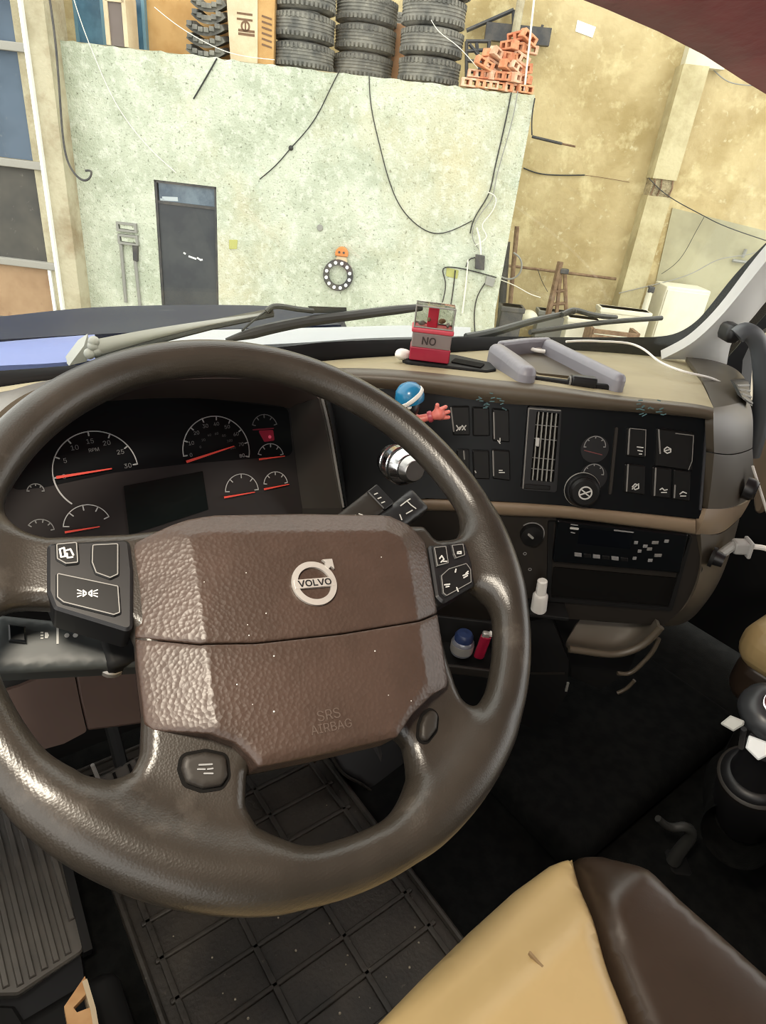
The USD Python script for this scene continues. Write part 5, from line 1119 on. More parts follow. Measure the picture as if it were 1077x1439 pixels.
def needle(p, q, w=0.0016):
    b = PCl.off(0.004); a_, b_ = b.uv([p, q]); d_ = (b_ - a_) / np.linalg.norm(b_ - a_); n_ = np.array([-d_[1], d_[0]])
    ic.part('needle', slab(Polygon([a_ + n_ * w, b_ + n_ * w * 0.45, b_ - n_ * w * 0.45, a_ - n_ * w]), b, 0, 0.0012), M_needle, 30, face)
M_arc = mat('dial_arc_grey', (0.42, 0.42, 0.42), 0.5)
c, r, a0, a1 = arc_gauge(ic, P1, [(75, 672), (129, 606), (193, 652)], face, M_arc, 0.0006, 7, tick_len=0.1)
for k, s in enumerate(('0', '5', '10', '15', '20', '25', '30')):
    q = a0 + (a1 - a0) * k / 6; e = c + 0.76 * r * np.array([math.cos(q), math.sin(q)])
    m = meshkit.text_mesh(s, 0.0052, 0.0004); m.apply_translation(-m.bounds.mean(0) + [e[0], e[1], 0]); ic.part('dial_number', xf(m, P1.mat()), M_dim, 30, face)
th2 = np.linspace(a0 + 0.75, a0, 16); ic.part('dial_arc', slab(LineString(np.c_[c[0] + r * np.cos(th2), c[1] + r * np.sin(th2)]).buffer(0.0008), P1, 0, 0.0005), M_arc, 30, face)
number('RPM', (132, 632), 0.004)
needle((79, 671), (157, 658.5))
c, r, a0, a1 = arc_gauge(ic, P1, [(258, 641), (305, 585), (350, 642)], face, M_arc, 0.0006, 9, tick_len=0.1)
for k in range(9):
    q = a0 + (a1 - a0) * k / 8; e = c + 0.78 * r * np.array([math.cos(q), math.sin(q)])
    m = meshkit.text_mesh(str(k * 10), 0.0045, 0.0004); m.apply_translation(-m.bounds.mean(0) + [e[0], e[1], 0]); ic.part('dial_number', xf(m, P1.mat()), M_dim if k < 8 else M_arc, 30, face)
for k in range(7):
    q = a0 + (a1 - a0) * (k + 0.8) / 7.6; e = c + 0.5 * r * np.array([math.cos(q), math.sin(q)])
    m = meshkit.text_mesh(str(k * 20), 0.003, 0.0004); m.apply_translation(-m.bounds.mean(0) + [e[0], e[1], 0]); ic.part('dial_number', xf(m, P1.mat()), mat('very_dim_print', (0.10, 0.10, 0.10), 0.6), 30, face)
needle((262, 649), (329, 627))
for p3, nd, mm in (([(89, 740), (120, 709.5), (153, 726)], ((91, 748), (140, 740)), M_arc), ([(317, 691), (340, 666), (363, 688)], ((315, 699), (358, 691.5)), M_arc), ([(363, 638), (380, 623.5), (398, 638)], ((364, 645.5), (400, 641)), M_arc), ([(371, 680), (387, 663), (404, 678)], ((371, 687.5), (406, 680.5)), M_arc), ([(355, 597), (371, 582.5), (389, 596)], None, M_dim), ([(38, 690), (48, 680), (62, 690)], None, M_dim), ([(40, 738), (60, 730), (76, 744)], None, M_dim)):
    arc_gauge(ic, P1, p3, face, mm, 0.0005, 5, tick_len=0.22)
    if nd: needle(*nd, w=0.0012)
ic.part('needle', slab(LineString(PCl.off(0.003).uv([(356, 604), (384, 602)])).buffer(0.0008), PCl.off(0.003), 0, 0.001), mat('dim_red_needle', (0.25, 0.02, 0.04), 0.5), 30, face)
ic.part('warning_light', quad(P1, [(363, 605), (384, 604), (386, 619), (372, 621)], 0, 0.0006, 0.002, 0), mat('warning_red', (0.16, 0.008, 0.02), 0.5, em=((1.0, 0.03, 0.10), 0.03)), 30, face)
ic.part('warning_icon', slab(Point(P1.uv([(379, 614)])[0]).buffer(0.0022), P1.off(0.0006), 0, 0.0004), mat('warning_icon_red', (0.6, 0.1, 0.15), 0.5, em=((1.0, 0.1, 0.2), 0.12)), 30, face)
ic.part('display', quad(P0, [(174, 683), (285, 662), (293, 716), (182, 752)], 0.0006, 0.0014, 0.001, 0), mat('blank_display', (0.006, 0.008, 0.008), 0.15), 30, face)
# binnacle around it
bn = Thing('cluster_hood', 'dark brown hood and side cheeks around the instruments', 'instrument hood')
YL = 0.60
lp_ = [(-40, 660), (-10, 610), (30, 572), (90, 548), (150, 538), (220, 531), (300, 526), (380, 530), (430, 540), (452, 558)]
cp_ = [(-30, 640), (0, 612), (40, 584), (95, 566), (150, 559), (220, 555), (290, 556), (350, 561), (390, 566), (411, 571)]
L0 = fwd(lp_, YL); C0 = np.vstack([PCl.hit([q], 0.001) for q in cp_])
bn.part('hood_underside', sheet([C0, 0.5 * (L0 + C0) + [0, 0, 0.004], L0], 0.004, m=60, n=10), mat('hood_brown', (0.055, 0.040, 0.034), 0.5), 60)
back = L0.copy(); back[:, 1] = 0.79; back[:, 2] = -0.285
back[:, 0] = np.interp(np.arange(len(back)), [0, len(back) - 1], [back[0, 0] - 0.02, back[-1, 0] + 0.04])
bn.part('hood_top', sheet([L0 + [0, 0, 0.003], 0.5 * (L0 + back) + [0, 0, 0.012], back], 0.005, m=60, n=12), M_lip, 60)
ch0 = [(452, 558), (462, 600), (471, 650), (482, 712)]; ch1 = [(411, 571), (416, 615), (421, 660), (428, 714)]
A_, B_ = fwd(ch0, YL), np.vstack([PCl.hit([q], 0.001) for q in ch1])
bn.part('side_cheek', sheet([B_, 0.5 * (A_ + B_), A_], 0.004, m=16, n=6), mat('cheek_grey_brown', (0.040, 0.035, 0.030), 0.42), 60)
l0_ = fwd([(-40, 660), (-46, 700), (-50, 760), (-50, 800)], YL); l1_ = np.vstack([PCl.hit([q], 0.001) for q in ((-30, 640), (-32, 690), (-34, 740), (-34, 800))])
bn.part('side_cheek', sheet([l0_, 0.5 * (l0_ + l1_), l1_], 0.004, m=16, n=6), mat('cheek_grey_brown', (0, 0, 0)), 60)
bn.part('left_wing', sheet([np.c_[np.full(4, -0.43), l0_[:, 1] + 0.10, l0_[:, 2]], l0_ + [-0.1, 0.05, 0], l0_], 0.006, m=16, n=8), M_lip, 60)
bn.part('cheek_edge', tube(spline(A_, 20) + [0, -0.001, 0], 0.0016, 8), M_btnedge)
F_ = np.vstack([deep([q], 0.92)[0] for q in ((460, 556), (470, 600), (478, 650), (486, 712))])
bn.part('outer_cheek', sheet([A_, 0.5 * (A_ + F_), F_], 0.004, m=16, n=6), M_gloss, 60)
bo = np.vstack([PCl.hit([q], 0.001) for q in ((428, 714), (424, 770), (418, 830))]); bo2 = fwd([(482, 712), (480, 770), (470, 830)], YL)
bn.part('lower_cheek', sheet([bo, bo2], 0.004, m=8), M_lowdash, 60)
# ------------------------------------------------------------------ things on the dashboard
ZD = -0.272
def dtop(p, dz=0.0): return level(p, ZD + dz)
# dark mat recess
mt = Thing('dash_pad', 'black oval rubber pad lying on the dashboard under the red air freshener', 'pad')
PDt = Plane((0, 0, 0), (0, 0, 1), x=GX)
qq = level([(566, 499), (575, 494), (640, 498), (690, 509), (699, 518), (685, 521), (600, 511), (572, 507)], ZD + 0.006)
def flat(pts, z0, z1, r=0.0, bev=0.001):
    g = rnd(Polygon(np.c_[pts @ GX, pts @ GY]).buffer(0), r); o = Plane((0, 0, 0), (0, 0, 1), x=GX); return slab(g, o, z0, z1, bev)
dz0 = np.mean([m_[2] for m_ in lip0[8:11]])
mt.part('pad_body', flat(qq, ZD - 0.004, ZD + 0.006, 0.01, 0.002), M_blkm)
q2 = level([(640, 503), (682, 511), (676, 516), (634, 508)], ZD + 0.008)
mt.part('pad_slot', flat(q2, ZD + 0.005, ZD + 0.008, 0.003, 0), M_seam)
pw_ = Thing('crumpled_wrapper', 'small white crumpled wrapper beside the red air freshener', 'wrapper')
wp_ = level([(566, 498)], ZD + 0.01)[0]
mm = trimesh.creation.icosphere(3, 0.011); mm.vertices *= 1 + 0.25 * (meshkit.noise(mm.vertices * 160, 3)[:, None] - 0.5); mm.apply_scale((1.2, 1, 0.8)); mm.apply_translation(wp_)
pw_.part('wrapper', mm, M_wpl, True)
af = Thing('air_freshener', 'red and clear boxed air freshener standing on the dashboard', 'air freshener')
ab = level([(604, 509)], ZD + 0.007)[0]; dd_ = ab @ GY
PA = Plane(ab, -GY); s_ = PA.uv([(575, 503), (631, 511), (634, 466), (579, 459), (583, 430), (634, 432)])
wd = abs(s_[1][0] - s_[0][0]); hb = 0.5 * (s_[2][1] + s_[3][1]) - 0.0; hc = 0.5 * (s_[4][1] + s_[5][1])
cxx = 0.5 * (s_[0][0] + s_[1][0]); dpt = 0.036
def abox(x0, x1, y0, y1, z0, z1, r=0.002): return place(rbox((x1 - x0, y1 - y0, z1 - z0), r), ab + (x0 + x1) / 2 * GX + (y0 + y1) / 2 * GY + [0, 0, (z0 + z1) / 2], GX)
af.part('box_base', abox(cxx - wd / 2, cxx + wd / 2, 0, dpt, 0, hb * 0.42), M_red)
af.part('box_label', abox(cxx - wd / 2 + 0.001, cxx + wd / 2 - 0.001, 0.0008, dpt - 0.001, hb * 0.40, hb * 0.86), mat('grey_label', (0.19, 0.155, 0.15), 0.4))
af.part('box_rim', abox(cxx - wd / 2 - 0.001, cxx + wd / 2 + 0.001, -0.001, dpt + 0.001, hb * 0.85, hb), mat('pink_red_plastic', (0.52, 0.06, 0.09), 0.3))
af.part('box_lettering', (lambda m: (m.apply_translation(-m.bounds.mean(0)), xf(m, Plane(ab + (cxx - 0.004) * GX + [0, 0, hb * 0.63], -GY).mat()))[1])(meshkit.text_mesh('NO', 0.011, 0.0006, True)), mat('dark_lettering', (0.03, 0.02, 0.02), 0.5))
cw_ = wd * 0.94
lid = [abox(cxx - cw_ / 2, cxx + cw_ / 2, 0.001, 0.0025, hb, hc, 0.0005), abox(cxx - cw_ / 2, cxx + cw_ / 2, dpt - 0.0025, dpt - 0.001, hb, hc, 0.0005), abox(cxx - cw_ / 2, cxx - cw_ / 2 + 0.0015, 0.002, dpt - 0.002, hb, hc, 0.0005), abox(cxx + cw_ / 2 - 0.0015, cxx + cw_ / 2, 0.002, dpt - 0.002, hb, hc, 0.0005), abox(cxx - cw_ / 2, cxx + cw_ / 2, 0.001, dpt - 0.001, hc - 0.0015, hc, 0.0005)]
af.part('clear_lid', cat(lid), M_clear)
for z in (hc - 0.001, hb + 0.001): af.part('lid_edge', tube([ab + (cxx + sx * cw_ / 2) * GX + yy * GY + [0, 0, z] for sx, yy in ((-1, 0.001), (1, 0.001), (1, dpt - 0.001), (-1, dpt - 0.001))], 0.0011, 6, True), M_grey)
for sx in (-1, 1): af.part('lid_edge', tube([ab + (cxx + sx * cw_ / 2) * GX + 0.001 * GY + [0, 0, z] for z in (hb, hc)], 0.0011, 6), M_grey)
af.part('red_wick', abox(cxx - 0.010, cxx + 0.006, dpt * 0.35, dpt * 0.6, hb * 0.9, hc - 0.003), mat('bright_red', (0.62, 0.02, 0.06), 0.4))
for k in range(5): af.part('dried_leaf', place(trimesh.creation.icosphere(1, 0.005).apply_scale((1.4, 0.6, 0.8)), ab + (cxx - 0.018 + 0.010 * k) * GX + (0.012 + 0.004 * (k % 3)) * GY + [0, 0, hb + 0.005 + 0.006 * (k % 2)], (math.cos(k), math.sin(k), 0)), M_rust if k % 2 else M_grey, True)
# open tray
tr = Thing('dash_tray', 'lavender-grey open U-shaped tray on the right of the dashboard', 'tray')
def wallp_(pts, w, z0, z1, r=0.006):
    q = level(pts, ZD + z1); g = LineString(np.c_[q @ GX, q @ GY]).buffer(w / 2, cap_style=1, join_style=1)
    return pillow(g, 0.004, r, lambda u, v: ZD + z1 + 0 * u, ZD + z0, Plane((0, 0, 0), (0, 0, 1), x=GX))
fl_ = level([(700, 489), (772, 484), (880, 536), (757, 524)], ZD + 0.005)
tr.part('tray_floor', flat(fl_, ZD - 0.004, ZD + 0.005, 0.004, 0), M_lip)
tr.part('tray_wall', wallp_([(702, 484), (720, 496), (742, 513)], 0.030, -0.004, 0.030, 0.012), M_lav, 60)
tr.part('tray_wall', wallp_([(706, 479), (740, 475), (770, 474)], 0.014, -0.004, 0.030), M_lav, 60)
tr.part('tray_wall', wallp_([(774, 477), (820, 499), (872, 524)], 0.022, -0.004, 0.030, 0.010), M_lav, 60)
tr.part('tray_lip', wallp_([(754, 528), (800, 534), (866, 541)], 0.012, -0.004, 0.010, 0.005), M_blkm, 60)
cp2 = Thing('phone_clip', 'black spring clip on the front lip of the grey tray', 'clip')
b = level([(816, 538)], ZD + 0.004)[0]
cp2.part('clip_body', place(rbox((0.040, 0.018, 0.017), 0.004), b + [0, 0, 0.006] - 0.012 * GY, GX), M_blk)
cp2.part('clip_ring', tube([b - 0.021 * GX - 0.014 * GY + np.array([0, 0, 0.004]) + 0.007 * (math.cos(t) * GY + math.sin(t) * GZ) for t in np.linspace(0, 2 * math.pi, 20)[:-1]], 0.0016, 6, True), M_btnedge)
wt = Thing('white_clothespin', 'white plastic clip lying inside the grey tray', 'clip')
for pts in ([(728, 487), (748, 490), (770, 488)], [(735, 483), (752, 492), (766, 494)], [(744, 485), (760, 487)]):
    q = level(pts, ZD + 0.012); wt.part('clip_arm', tube(spline(q, 14), 0.0035, 8), M_wpl, 60)
One('charging_cable', tube(spline(np.vstack([level([(796, 480), (825, 479), (852, 480), (886, 483), (912, 496), (932, 511), (968, 524)], ZD + 0.004), level([(1001, 532)], ZD - 0.006), level([(1026, 545)], ZD - 0.02)]), 60), 0.0022, 8), M_wpl, 'thin white cable snaking across the right of the dashboard', 'cable')
# toy
ty_ = Thing('toy_figure', 'small toy with a round blue cap and pink body stuck to the dashboard', 'toy')
fc_ = deep([(576, 557)], 0.80)[0]
ty_.part('blue_cap', place(lathe([(0.001, -0.006), (0.0185, -0.006), (0.0195, 0.0), (0.0175, 0.009), (0.012, 0.0155), (0.005, 0.0185), (0.001, 0.019)], 32), fc_, GX, GZ - 0.25 * GX - 0.1 * GY), mat('toy_blue', (0.015, 0.16, 0.32), 0.25), 50)
ty_.part('cap_band', place(lathe([(0.0192, -0.004), (0.0203, -0.003), (0.0203, 0.001), (0.0192, 0.002)], 32), fc_, GX, GZ - 0.9 * GX - 0.1 * GY), M_wpl, 50)
fh = fc_ - [0, 0, 0.014]
hm = trimesh.creation.icosphere(3, 0.015); hm.apply_translation(fh); ty_.part('head', hm, M_blk, True)
for sx in (-1, 1):
    e = trimesh.creation.icosphere(2, 0.0035); e.apply_translation(fh + (-0.004 + sx * 0.005) * GX - 0.0125 * GY + [0, 0, 0.004]); ty_.part('eye', e, M_wpl, True)
M_pink = mat('toy_pink', (0.60, 0.16, 0.13), 0.4)
def f_body(X): return smin(smin(sd_cap(X, fh + [0, 0, -0.016], fh - np.array([0, 0, 0.045]) + 0.006 * GX, 0.013, 0.011), sd_cap(X, fh + 0.006 * GX - np.array([0, 0, 0.020]), fh + 0.034 * GX - np.array([0, 0, 0.009]), 0.0065, 0.0048), 0.006), sd_cap(X, fh + [0, 0, -0.045], fh + np.array([0, 0, -0.045]) + 0.09 * GY, 0.007), 0.006)
lo_b = np.minimum(fh - 0.075, fh + 0.09 * GY - 0.03); hi_b = np.maximum(fh + 0.07, fh + 0.09 * GY + 0.03); hi_b[2] = fh[2] + 0.015; lo_b[2] = fh[2] - 0.07
ty_.part('body', iso(f_body, lo_b, hi_b, 0.0028), M_pink, True)
hx = GX + 0.42 * GZ; hx /= np.linalg.norm(hx); hz = np.array([0, 0, 1.0]) - 0.42 * GX; hz /= np.linalg.norm(hz); h0 = fh + 0.036 * GX - np.array([0, 0, 0.008])
def f_hand(X):
    d = smin(sd_cap(X, h0, h0 + 0.006 * hx, 0.006, 0.008), sd_cap(X, h0 + 0.002 * hx, h0 + 0.007 * hx + 0.013 * hz, 0.0035, 0.0028), 0.004)
    for s in (-1, 0, 1): d = smin(d, sd_cap(X, h0 + 0.006 * hx + s * 0.0052 * hz, h0 + (0.019 - 0.002 * abs(s)) * hx + s * 0.0075 * hz, 0.0031, 0.0026), 0.0015)
    return d
ty_.part('hand', iso(f_hand, h0 - 0.02, h0 + 0.03, 0.0013), M_pink, True)
ty_.part('sleeve_cuff', arrow(lathe([(0.001, -0.003), (0.0072, -0.003), (0.0078, 0.0), (0.0072, 0.003), (0.001, 0.003)], 24), h0 - 0.006 * hx, h0), mat('toy_dark_pink', (0.40, 0.06, 0.08), 0.4), 40)
# greenish smudges on the lip above the panel
M_smudge = mat('blue_green_smudge', (0.06, 0.13, 0.14), 0.6)
for k, (cx_, cy_) in enumerate(((690, 562), (914, 574))):
    s = Thing('smudge_sticker', ['torn blue-green sticker remains above the left switches', 'torn blue-green sticker remains above the right switches'][k], 'sticker remains')
    pl = Plane(deep([(cx_, cy_)], 0.893)[0], -GY + 0.15 * GZ)
    r3 = random.Random(k)
    for i in range(16):
        x, y = cx_ + r3.uniform(-20, 20), cy_ + r3.uniform(-12, 12); l = r3.uniform(2, 6)
        s.part('torn_scrap', slab(LineString(pl.uv([(x, y), (x + l, y + r3.uniform(-3, 3))])).buffer(0.0007), pl, 0, 0.0005), M_smudge)
# ------------------------------------------------------------------ lower left: knee panels
kn_ = Thing('knee_panel', 'reddish brown lower dashboard panels left of the steering column', 'panel')
PKn = Plane(fwd([(105, 980)], 0.50)[0], (0, -1, 0.45))
kn_.part('left_panel', quad(PKn, [(-330, 1070), (25, 966), (102, 934), (112, 985), (122, 1028), (90, 1045), (30, 1062), (-330, 1110)], -0.02, 0, 0.003, 0.002), M_knee)
kn_.part('right_panel', quad(PKn, [(104, 933), (150, 917), (240, 905), (240, 1010), (180, 1020), (124, 1027), (113, 985)], -0.02, 0, 0.003, 0.002), M_knee)
kn_.part('upper_panel', quad(PKn, [(-330, 880), (240, 880), (240, 902), (150, 913), (102, 930), (25, 962), (-330, 1065)], -0.03, -0.008, 0.003, 0.002), M_blkm)
kn_.part('latch_tab', quad(PKn, [(15, 940), (28, 938), (30, 948), (17, 950)], -0.008, -0.002, 0.001, 0.001), M_lowdash)
# ------------------------------------------------------------------ floor, mat, pedals
fm = Thing('rubber_floor_mat', 'dirty black rubber floor mat with a grid of raised bars', 'floor mat')
PFl = Plane((0, 0, FL), (0, 0, 1), x=(1, 0, 0))
mx0, mx1, my0, my1 = 0.09, 0.52, 0.06, 0.93
fm.part('mat_base', place(rbox((mx1 - mx0, my1 - my0, 0.010), 0.003), ((mx0 + mx1) / 2, (my0 + my1) / 2, FL + 0.005)), M_mat)
bars = []
ang = math.radians(9)
def rot(x, y): return mx0 + 0.2 + (x - mx0 - 0.2) * math.cos(ang) - (y - 0.45) * math.sin(ang), 0.45 + (x - mx0 - 0.2) * math.sin(ang) + (y - 0.45) * math.cos(ang)
for i in range(14):
    y = my0 + 0.04 + i * 0.062
    bars.append(place(rbox((mx1 - mx0 - 0.04, 0.008, 0.007), 0.002, 6), ((mx0 + mx1) / 2, y, FL + 0.012)))
for i in range(4):
    x = mx0 + 0.03 + i * 0.122; bars.append(place(rbox((0.010, my1 - my0 - 0.04, 0.007), 0.002, 6), (x, (my0 + my1) / 2, FL + 0.012)))
fm.part('raised_bar', cat(bars), M_mat, kind='stuff')
fm.part('mat_rim', tube([(mx0 + 0.004, my0, FL + 0.012), (mx1 - 0.004, my0, FL + 0.012), (mx1 - 0.004, my1, FL + 0.012), (mx0 + 0.004, my1, FL + 0.012)], 0.007, 8, True), M_mat)
r4 = random.Random(11); cr = []
for k in range(90):
    x, y = r4.uniform(mx0 + 0.02, mx1 - 0.02), r4.uniform(my0, my1 - 0.02); s_ = r4.uniform(0.0007, 0.0022); q = trimesh.creation.icosphere(1, s_); q.apply_translation((x, y, FL + 0.010 + s_ * 0.5)); cr.append(q)
One('crumbs', cat(cr), mat('pale_crumbs', (0.34, 0.30, 0.23), 0.9), 'pale crumbs and grit scattered on the rubber mat', 'crumbs', None, 'stuff')
fr2 = Thing('foot_rest', 'ribbed grey-black rubber foot rest left of the floor mat', 'foot rest')
PFr = Plane((-0.03, 0.62, FL + 0.06), (0.10, -0.28, 0.95), x=(1, 0, 0))
g0 = pxpoly([(-60, 1110), (40, 1130), (85, 1190), (120, 1335), (25, 1398), (-60, 1400)], PFr, 0.01)
fr2.part('rest_plate', slab(g0, PFr, -0.03, 0.0, 0.003), M_rib)
dirv = PFr.uv([(40, 1390), (-10, 1180)]); dv = dirv[1] - dirv[0]; dv /= np.linalg.norm(dv); nv = np.array([dv[1], -dv[0]])
c0 = np.array(g0.centroid.coords[0])
for k in range(-13, 14):
    ln = LineString([c0 + nv * 0.0155 * k - dv * 0.6, c0 + nv * 0.0155 * k + dv * 0.6]).intersection(g0.buffer(-0.008))
    for l in getattr(ln, 'geoms', [ln]):
        if l.length > 0.02: fr2.part('rib', slab(l.buffer(0.0042, cap_style=2), PFr, 0, 0.0055, 0.0014), M_rib)
fr2.part('rest_base', place(rbox((0.30, 0.30, 0.05), 0.02), (-0.09, 0.40, FL + 0.026)), M_blkm)
fr2.part('rest_edge', stroke(PFr, [(88, 1190), (124, 1336)], 0.012, -0.02, 0.004), M_blkm)
wdp = Thing('wood_triangle', 'orange-brown wooden triangular frame at the bottom left of the mat', 'wooden frame')
PWd = Plane((0, 0, FL + 0.03), (0.1, -0.15, 1), x=(1, 0, 0))
wo = pxpoly([(119, 1377), (90, 1420), (97, 1460), (140, 1460), (131, 1420)], PWd).difference(pxpoly([(121, 1402), (103, 1421), (108, 1428), (126, 1421)], PWd))
wdp.part('frame', slab(wo, PWd, 0, 0.012), mat('orange_wood', (0.50, 0.26, 0.10), 0.6, col2=(0.58, 0.34, 0.15), vs=20))
wdp.part('frame_side', stroke(PWd, [(119, 1377), (131, 1418), (138, 1460)], 0.006, -0.02, 0.014), M_sack)
bl2 = Thing('floor_bracket', 'black plastic floor bracket in the bottom left corner', 'bracket')
PBl = Plane((0, 0, FL + 0.035), (0, 0, 1), x=(1, 0, 0))
bl2.part('base_plate', quad(PBl, [(-60, 1400), (30, 1398), (70, 1370), (112, 1330), (118, 1376), (85, 1425), (95, 1480), (-60, 1480)], -0.035, 0, 0.01, 0.004), M_blk)
bl2.part('base_ridge', quad(PBl, [(-30, 1410), (20, 1412), (38, 1440), (30, 1480), (-40, 1480)], 0, 0.012, 0.008, 0.004), M_blkm)
cpd = Thing('clutch_pedal', 'small ribbed clutch pedal seen through the lower left of the wheel', 'pedal')
PCp = Plane(fwd([(165, 1090)], 0.70)[0], (0, -0.8, 0.6))
cpd.part('pedal_pad', quad(PCp, [(128, 1100), (190, 1066), (200, 1085), (190, 1120), (150, 1125), (134, 1116)], -0.012, 0, 0.003, 0.002), M_rib)
for p, q in (((160, 1086), (166, 1104)), ((181, 1074), (187, 1090)), ((140, 1096), (146, 1112))): cpd.part('pad_groove', stroke(PCp, [p, q], 0.004, 0, 0.002), M_seam)
a = PCp.at(*PCp.uv([(175, 1085)])[0], -0.012); cpd.part('pedal_arm', tube([a, a + [0, 0.12, 0.20]], 0.010, 8), M_blkm)
cpd.part('pedal_pivot', tube([a + [-0.03, 0.12, 0.20], a + [0.03, 0.12, 0.20]], 0.014, 10), M_dkmetal)
One('pedal_pin', tube(fwd([(130, 1075), (142, 1104)], 0.69), 0.003, 8), M_satin, 'thin silver pin beside the clutch pedal', 'pin')
bpd = Thing('brake_pedal', 'black brake pedal with a curved edge seen through the bottom opening of the wheel', 'pedal')
PBp = Plane(fwd([(520, 1100)], 0.62)[0], (0.1, -0.75, 0.65))
bpd.part('pedal_pad', pillow(pxpoly([(462, 1055), (482, 1085), (510, 1100), (540, 1125), (570, 1132), (590, 1080), (560, 1040), (500, 1035)], PBp, 0.006), 0.005, 0.006, lambda u, v: 0 * u, -0.014, PBp), M_blk, 40)
bpd.part('pad_edge', tube(spline(PBp.hit([(466, 1062), (484, 1088), (512, 1104), (540, 1127), (556, 1132)], 0.001), 24), 0.003, 8), M_lowdash)
a = PBp.at(*PBp.uv([(540, 1080)])[0], -0.014); bpd.part('pedal_arm', tube([a, a + [0.0, 0.16, 0.25]], 0.012, 8), M_dkmetal)
# ------------------------------------------------------------------ seats and gear lever
ds = Thing('driver_seat', 'beige leather driver seat cushion with a dark brown side bolster', 'seat')
ZS = -0.62
PSe = Plane((0, 0, ZS), (0, 0, 1), x=(1, 0, 0))
so_ = PSe.uv([(520, 1439), (815, 1192), (1077, 1392)])
xr_ = 0.475; yf = 0.190
fe = PSe.uv([(521, 1436), (596, 1358), (666, 1289), (730, 1232), (779, 1200), (815, 1190), (848, 1196), (907, 1230), (961, 1275), (1014, 1321), (1073, 1374)], 0.0)
fe = np.vstack([[[-0.06, fe[0][1] - 0.02], [0.02, fe[0][1]]], fe, [fe[-1] + [0.02, -0.10], fe[-1] + [0.02, -0.45], [-0.06, -0.52]]])
cush = Polygon(fe).buffer(0.002, 8)
seamxy = PSe.uv([(815, 1190), (822, 1235), (838, 1300), (862, 1370), (892, 1445)])
sm = spline(np.vstack([seamxy + np.array([0, 0]), [seamxy[-1] + (seamxy[-1] - seamxy[-2]) * 0.8], [[0.40, -0.52]]]), 60)
sm = np.vstack([[sm[0] + (sm[0] - sm[1]) * 3], sm, [[0.40, -0.6]]])
seam = LineString(sm)
cutR = Polygon(list(sm) + [(1.0, -0.6), (1.0, 0.5)])
def s_top(u, v):
    d = shapely.distance(seam, shapely.points(u, v)); fy = np.clip((yf - v) / 0.13, 0, 1)
    return 0.012 - 0.030 * (1 - fy) ** 2 + 0.010 * np.exp(-((v - yf + 0.075) / 0.025) ** 2) - 0.005 * np.exp(-(d / 0.008) ** 2) + 0.005 * np.exp(-((u - 0.47) / 0.06) ** 2)
ds.part('cushion_cover', pillow(cush.difference(cutR.buffer(0.0008)), 0.009, 0.02, s_top, -0.16, PSe), M_beige, 50)
ds.part('side_bolster', pillow(cush.intersection(cutR.buffer(-0.0008)), 0.009, 0.02, s_top, -0.16, PSe), M_bolst, 50)
edge_pts = np.array([(x, y) for x, y in cush.exterior.coords if x > 0.44 and y > -0.5 and y < 0.14]); edge_pts = edge_pts[np.argsort(-edge_pts[:, 1])]
ds.part('seam_stitching', tube(np.c_[edge_pts - [0.004, 0], np.array([ZS + s_top(np.array([x - 0.012]), np.array([y]))[0] - 0.012 for x, y in edge_pts])], 0.0016, 6), M_beige, label='pale stitched seam')
ds.part('seat_base', place(rbox((0.42, 0.5, 0.28), 0.02), (0.20, -0.15, FL + 0.145)), M_blkm)
r5 = PSe.uv([(740, 1352), (752, 1366), (765, 1380)]); 
ds.part('scuff', slab(LineString(r5).buffer(0.0012), PSe, 0.0128, 0.0165), mat('brown_scuff', (0.20, 0.13, 0.06), 0.7))
ps = Thing('passenger_seat', 'beige passenger seat cushion with a dark lower band at the right edge', 'seat')
pc = deep([(1052, 903)], 0.93)[0]
def rb_iso(c, h, r, step=0.012): return iso(lambda X: sd_box(X - c, h, r), np.array(c) - h - 0.02, np.array(c) + h + 0.02, step)
sc_ = pc + np.array([0.235, -0.235, -0.015])
ps.part('cushion_cover', rb_iso(sc_, np.array([0.235, 0.26, 0.05]), 0.045), M_beige, True)
ps.part('lower_band', rb_iso(sc_ - [0, 0, 0.075], np.array([0.225, 0.25, 0.055]), 0.04), M_bolst, True)
ps.part('seat_base', place(rbox((0.36, 0.42, sc_[2] - 0.15 - FL), 0.02), (sc_[0] + 0.02, sc_[1], (FL + sc_[2] - 0.15) / 2)), M_blkm)
gl = Thing('gear_lever', 'black gear lever with a chrome ringed knob, pale tab and white button', 'gear lever')
kc2 = deep([(1086, 1003)], 0.66)[0]; toC = -kc2 / np.linalg.norm(kc2); ax2 = 0.55 * toC + 0.75 * GZ + 0.15 * GX; ax2 /= np.linalg.norm(ax2)
M_gk = mat('knob_black', (0.03, 0.032, 0.035), 0.35)
gl.part('knob', place(lathe([(0.001, -0.026), (0.018, -0.024), (0.036, -0.016), (0.044, -0.002), (0.042, 0.010), (0.032, 0.020), (0.022, 0.0225), (0.001, 0.0225)], 44), kc2, (1, 0, 0), ax2), M_gk, 60)
rg2 = []
gl.part('chrome_ring', place(lathe([(0.0175, 0.0205), (0.0215, 0.0205), (0.0215, 0.0228), (0.0195, 0.024), (0.0175, 0.0228)], 44), kc2, (1, 0, 0), ax2), M_chrome, 60)
gl.part('shift_plate', place(lathe([(0.001, 0.021), (0.0175, 0.021), (0.0175, 0.0225), (0.001, 0.023)], 40), kc2, (1, 0, 0), ax2), mat('grey_plate', (0.22, 0.21, 0.20), 0.4), 40)
sh0 = deep([(1080, 1040)], 0.665)[0]; sh1 = deep([(1062, 1085)], 0.68)[0]; sh2 = deep([(1045, 1150)], 0.72)[0]; sh3 = deep([(1010, 1230)], 0.78)[0]
LB = np.linalg.norm(sh1 - sh2)
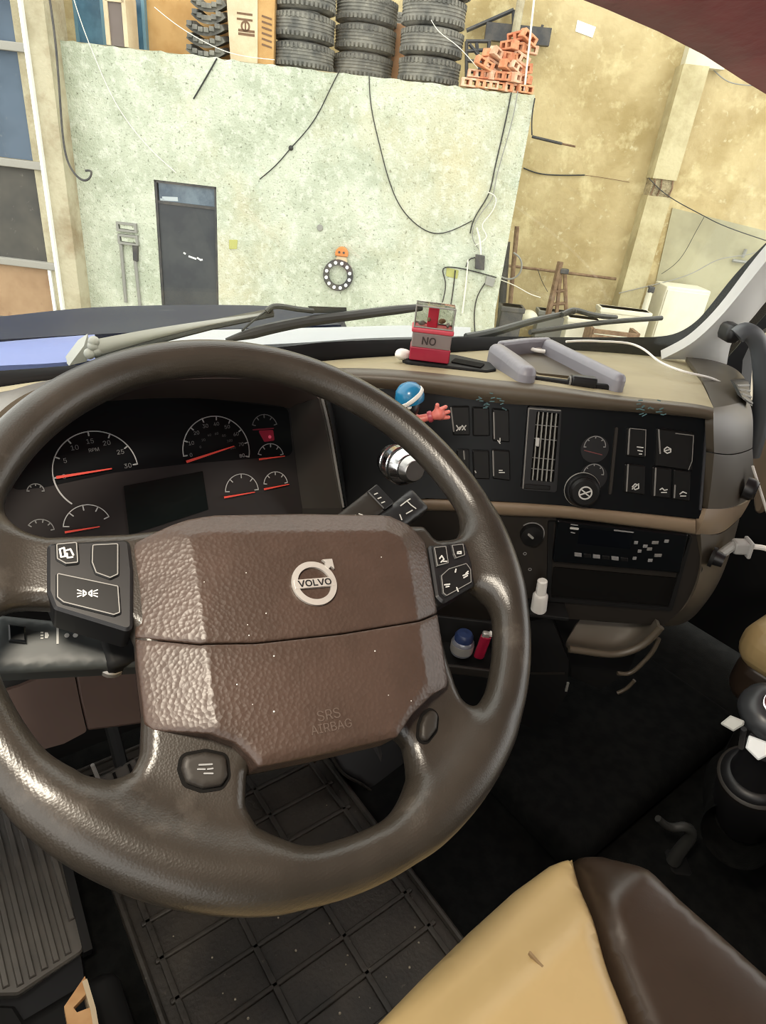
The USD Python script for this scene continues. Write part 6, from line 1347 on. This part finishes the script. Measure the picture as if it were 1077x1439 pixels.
gl.part('collar', arrow(lathe([(0.001, 0), (0.034, 0), (0.030, 0.02), (0.027, 0.05), (0.025, 0.07), (0.001, 0.07)], 36), sh1, sh0), M_blk, 50)
PTb = Plane(deep([(1030, 1016)], 0.645)[0], -deep([(1030, 1016)], 0.645)[0])
gl.part('range_tab', quad(PTb, [(1012, 1017), (1027, 1005), (1047, 1013), (1046, 1019), (1031, 1028)], -0.005, 0.003, 0.002, 0.002), mat('pale_tab', (0.42, 0.43, 0.40), 0.5))
gl.part('white_button', quad(PTb, [(1053, 1033), (1080, 1043), (1080, 1062), (1066, 1069), (1048, 1051)], -0.012, -0.002, 0.002, 0.002), mat('white_button_plastic', (0.75, 0.78, 0.78), 0.3))
gl.part('tab_stem', tube([deep([(1046, 1024)], 0.655)[0], deep([(1042, 1050)], 0.67)[0]], 0.004, 8), M_dkmetal)
gl.part('boot_collar', arrow(lathe([(0.001, 0), (0.040, 0), (0.050, 0.4 * LB), (0.049, 0.9 * LB), (0.044, 0.97 * LB), (0.034, LB), (0.001, LB)], 40), sh2, sh1), M_blk, 50)
gl.part('collar_edge', arrow(lathe([(0.044, 0.86 * LB), (0.0505, 0.88 * LB), (0.0505, 0.92 * LB), (0.044, 0.95 * LB)], 40), sh2, sh1), M_lowdash, 50)
fb = np.array([sh3[0], sh3[1], FL + 0.02]) + [0.02, 0.02, 0.12]
gl.part('boot', arrow(lathe([(0.085, 0), (0.075, 0.06), (0.058, 0.12), (0.05, 0.2), (0.045, np.linalg.norm(sh2 - fb))], 30), fb, sh2), M_carpet, 60)
cvl = Thing('seat_lever', 'dark grey curved lever on the floor between seat and gear lever', 'lever')
cvl.part('lever_arm', tube(spline(deep([(925, 1150), (945, 1163), (962, 1162), (972, 1170), (960, 1190), (946, 1210)], 0.74), 24), np.linspace(0.006, 0.013, 24), 10), mat('worn_grey_plastic', (0.035, 0.036, 0.034), 0.55), 60)
cvl.part('lever_base', place(rbox((0.05, 0.06, 0.05), 0.012), deep([(948, 1222)], 0.75)[0], GX), M_blkm)

# ------------------------------------------------------------------ write everything to the stage
for t_ in THINGS: t_.flush()
make_tyres()
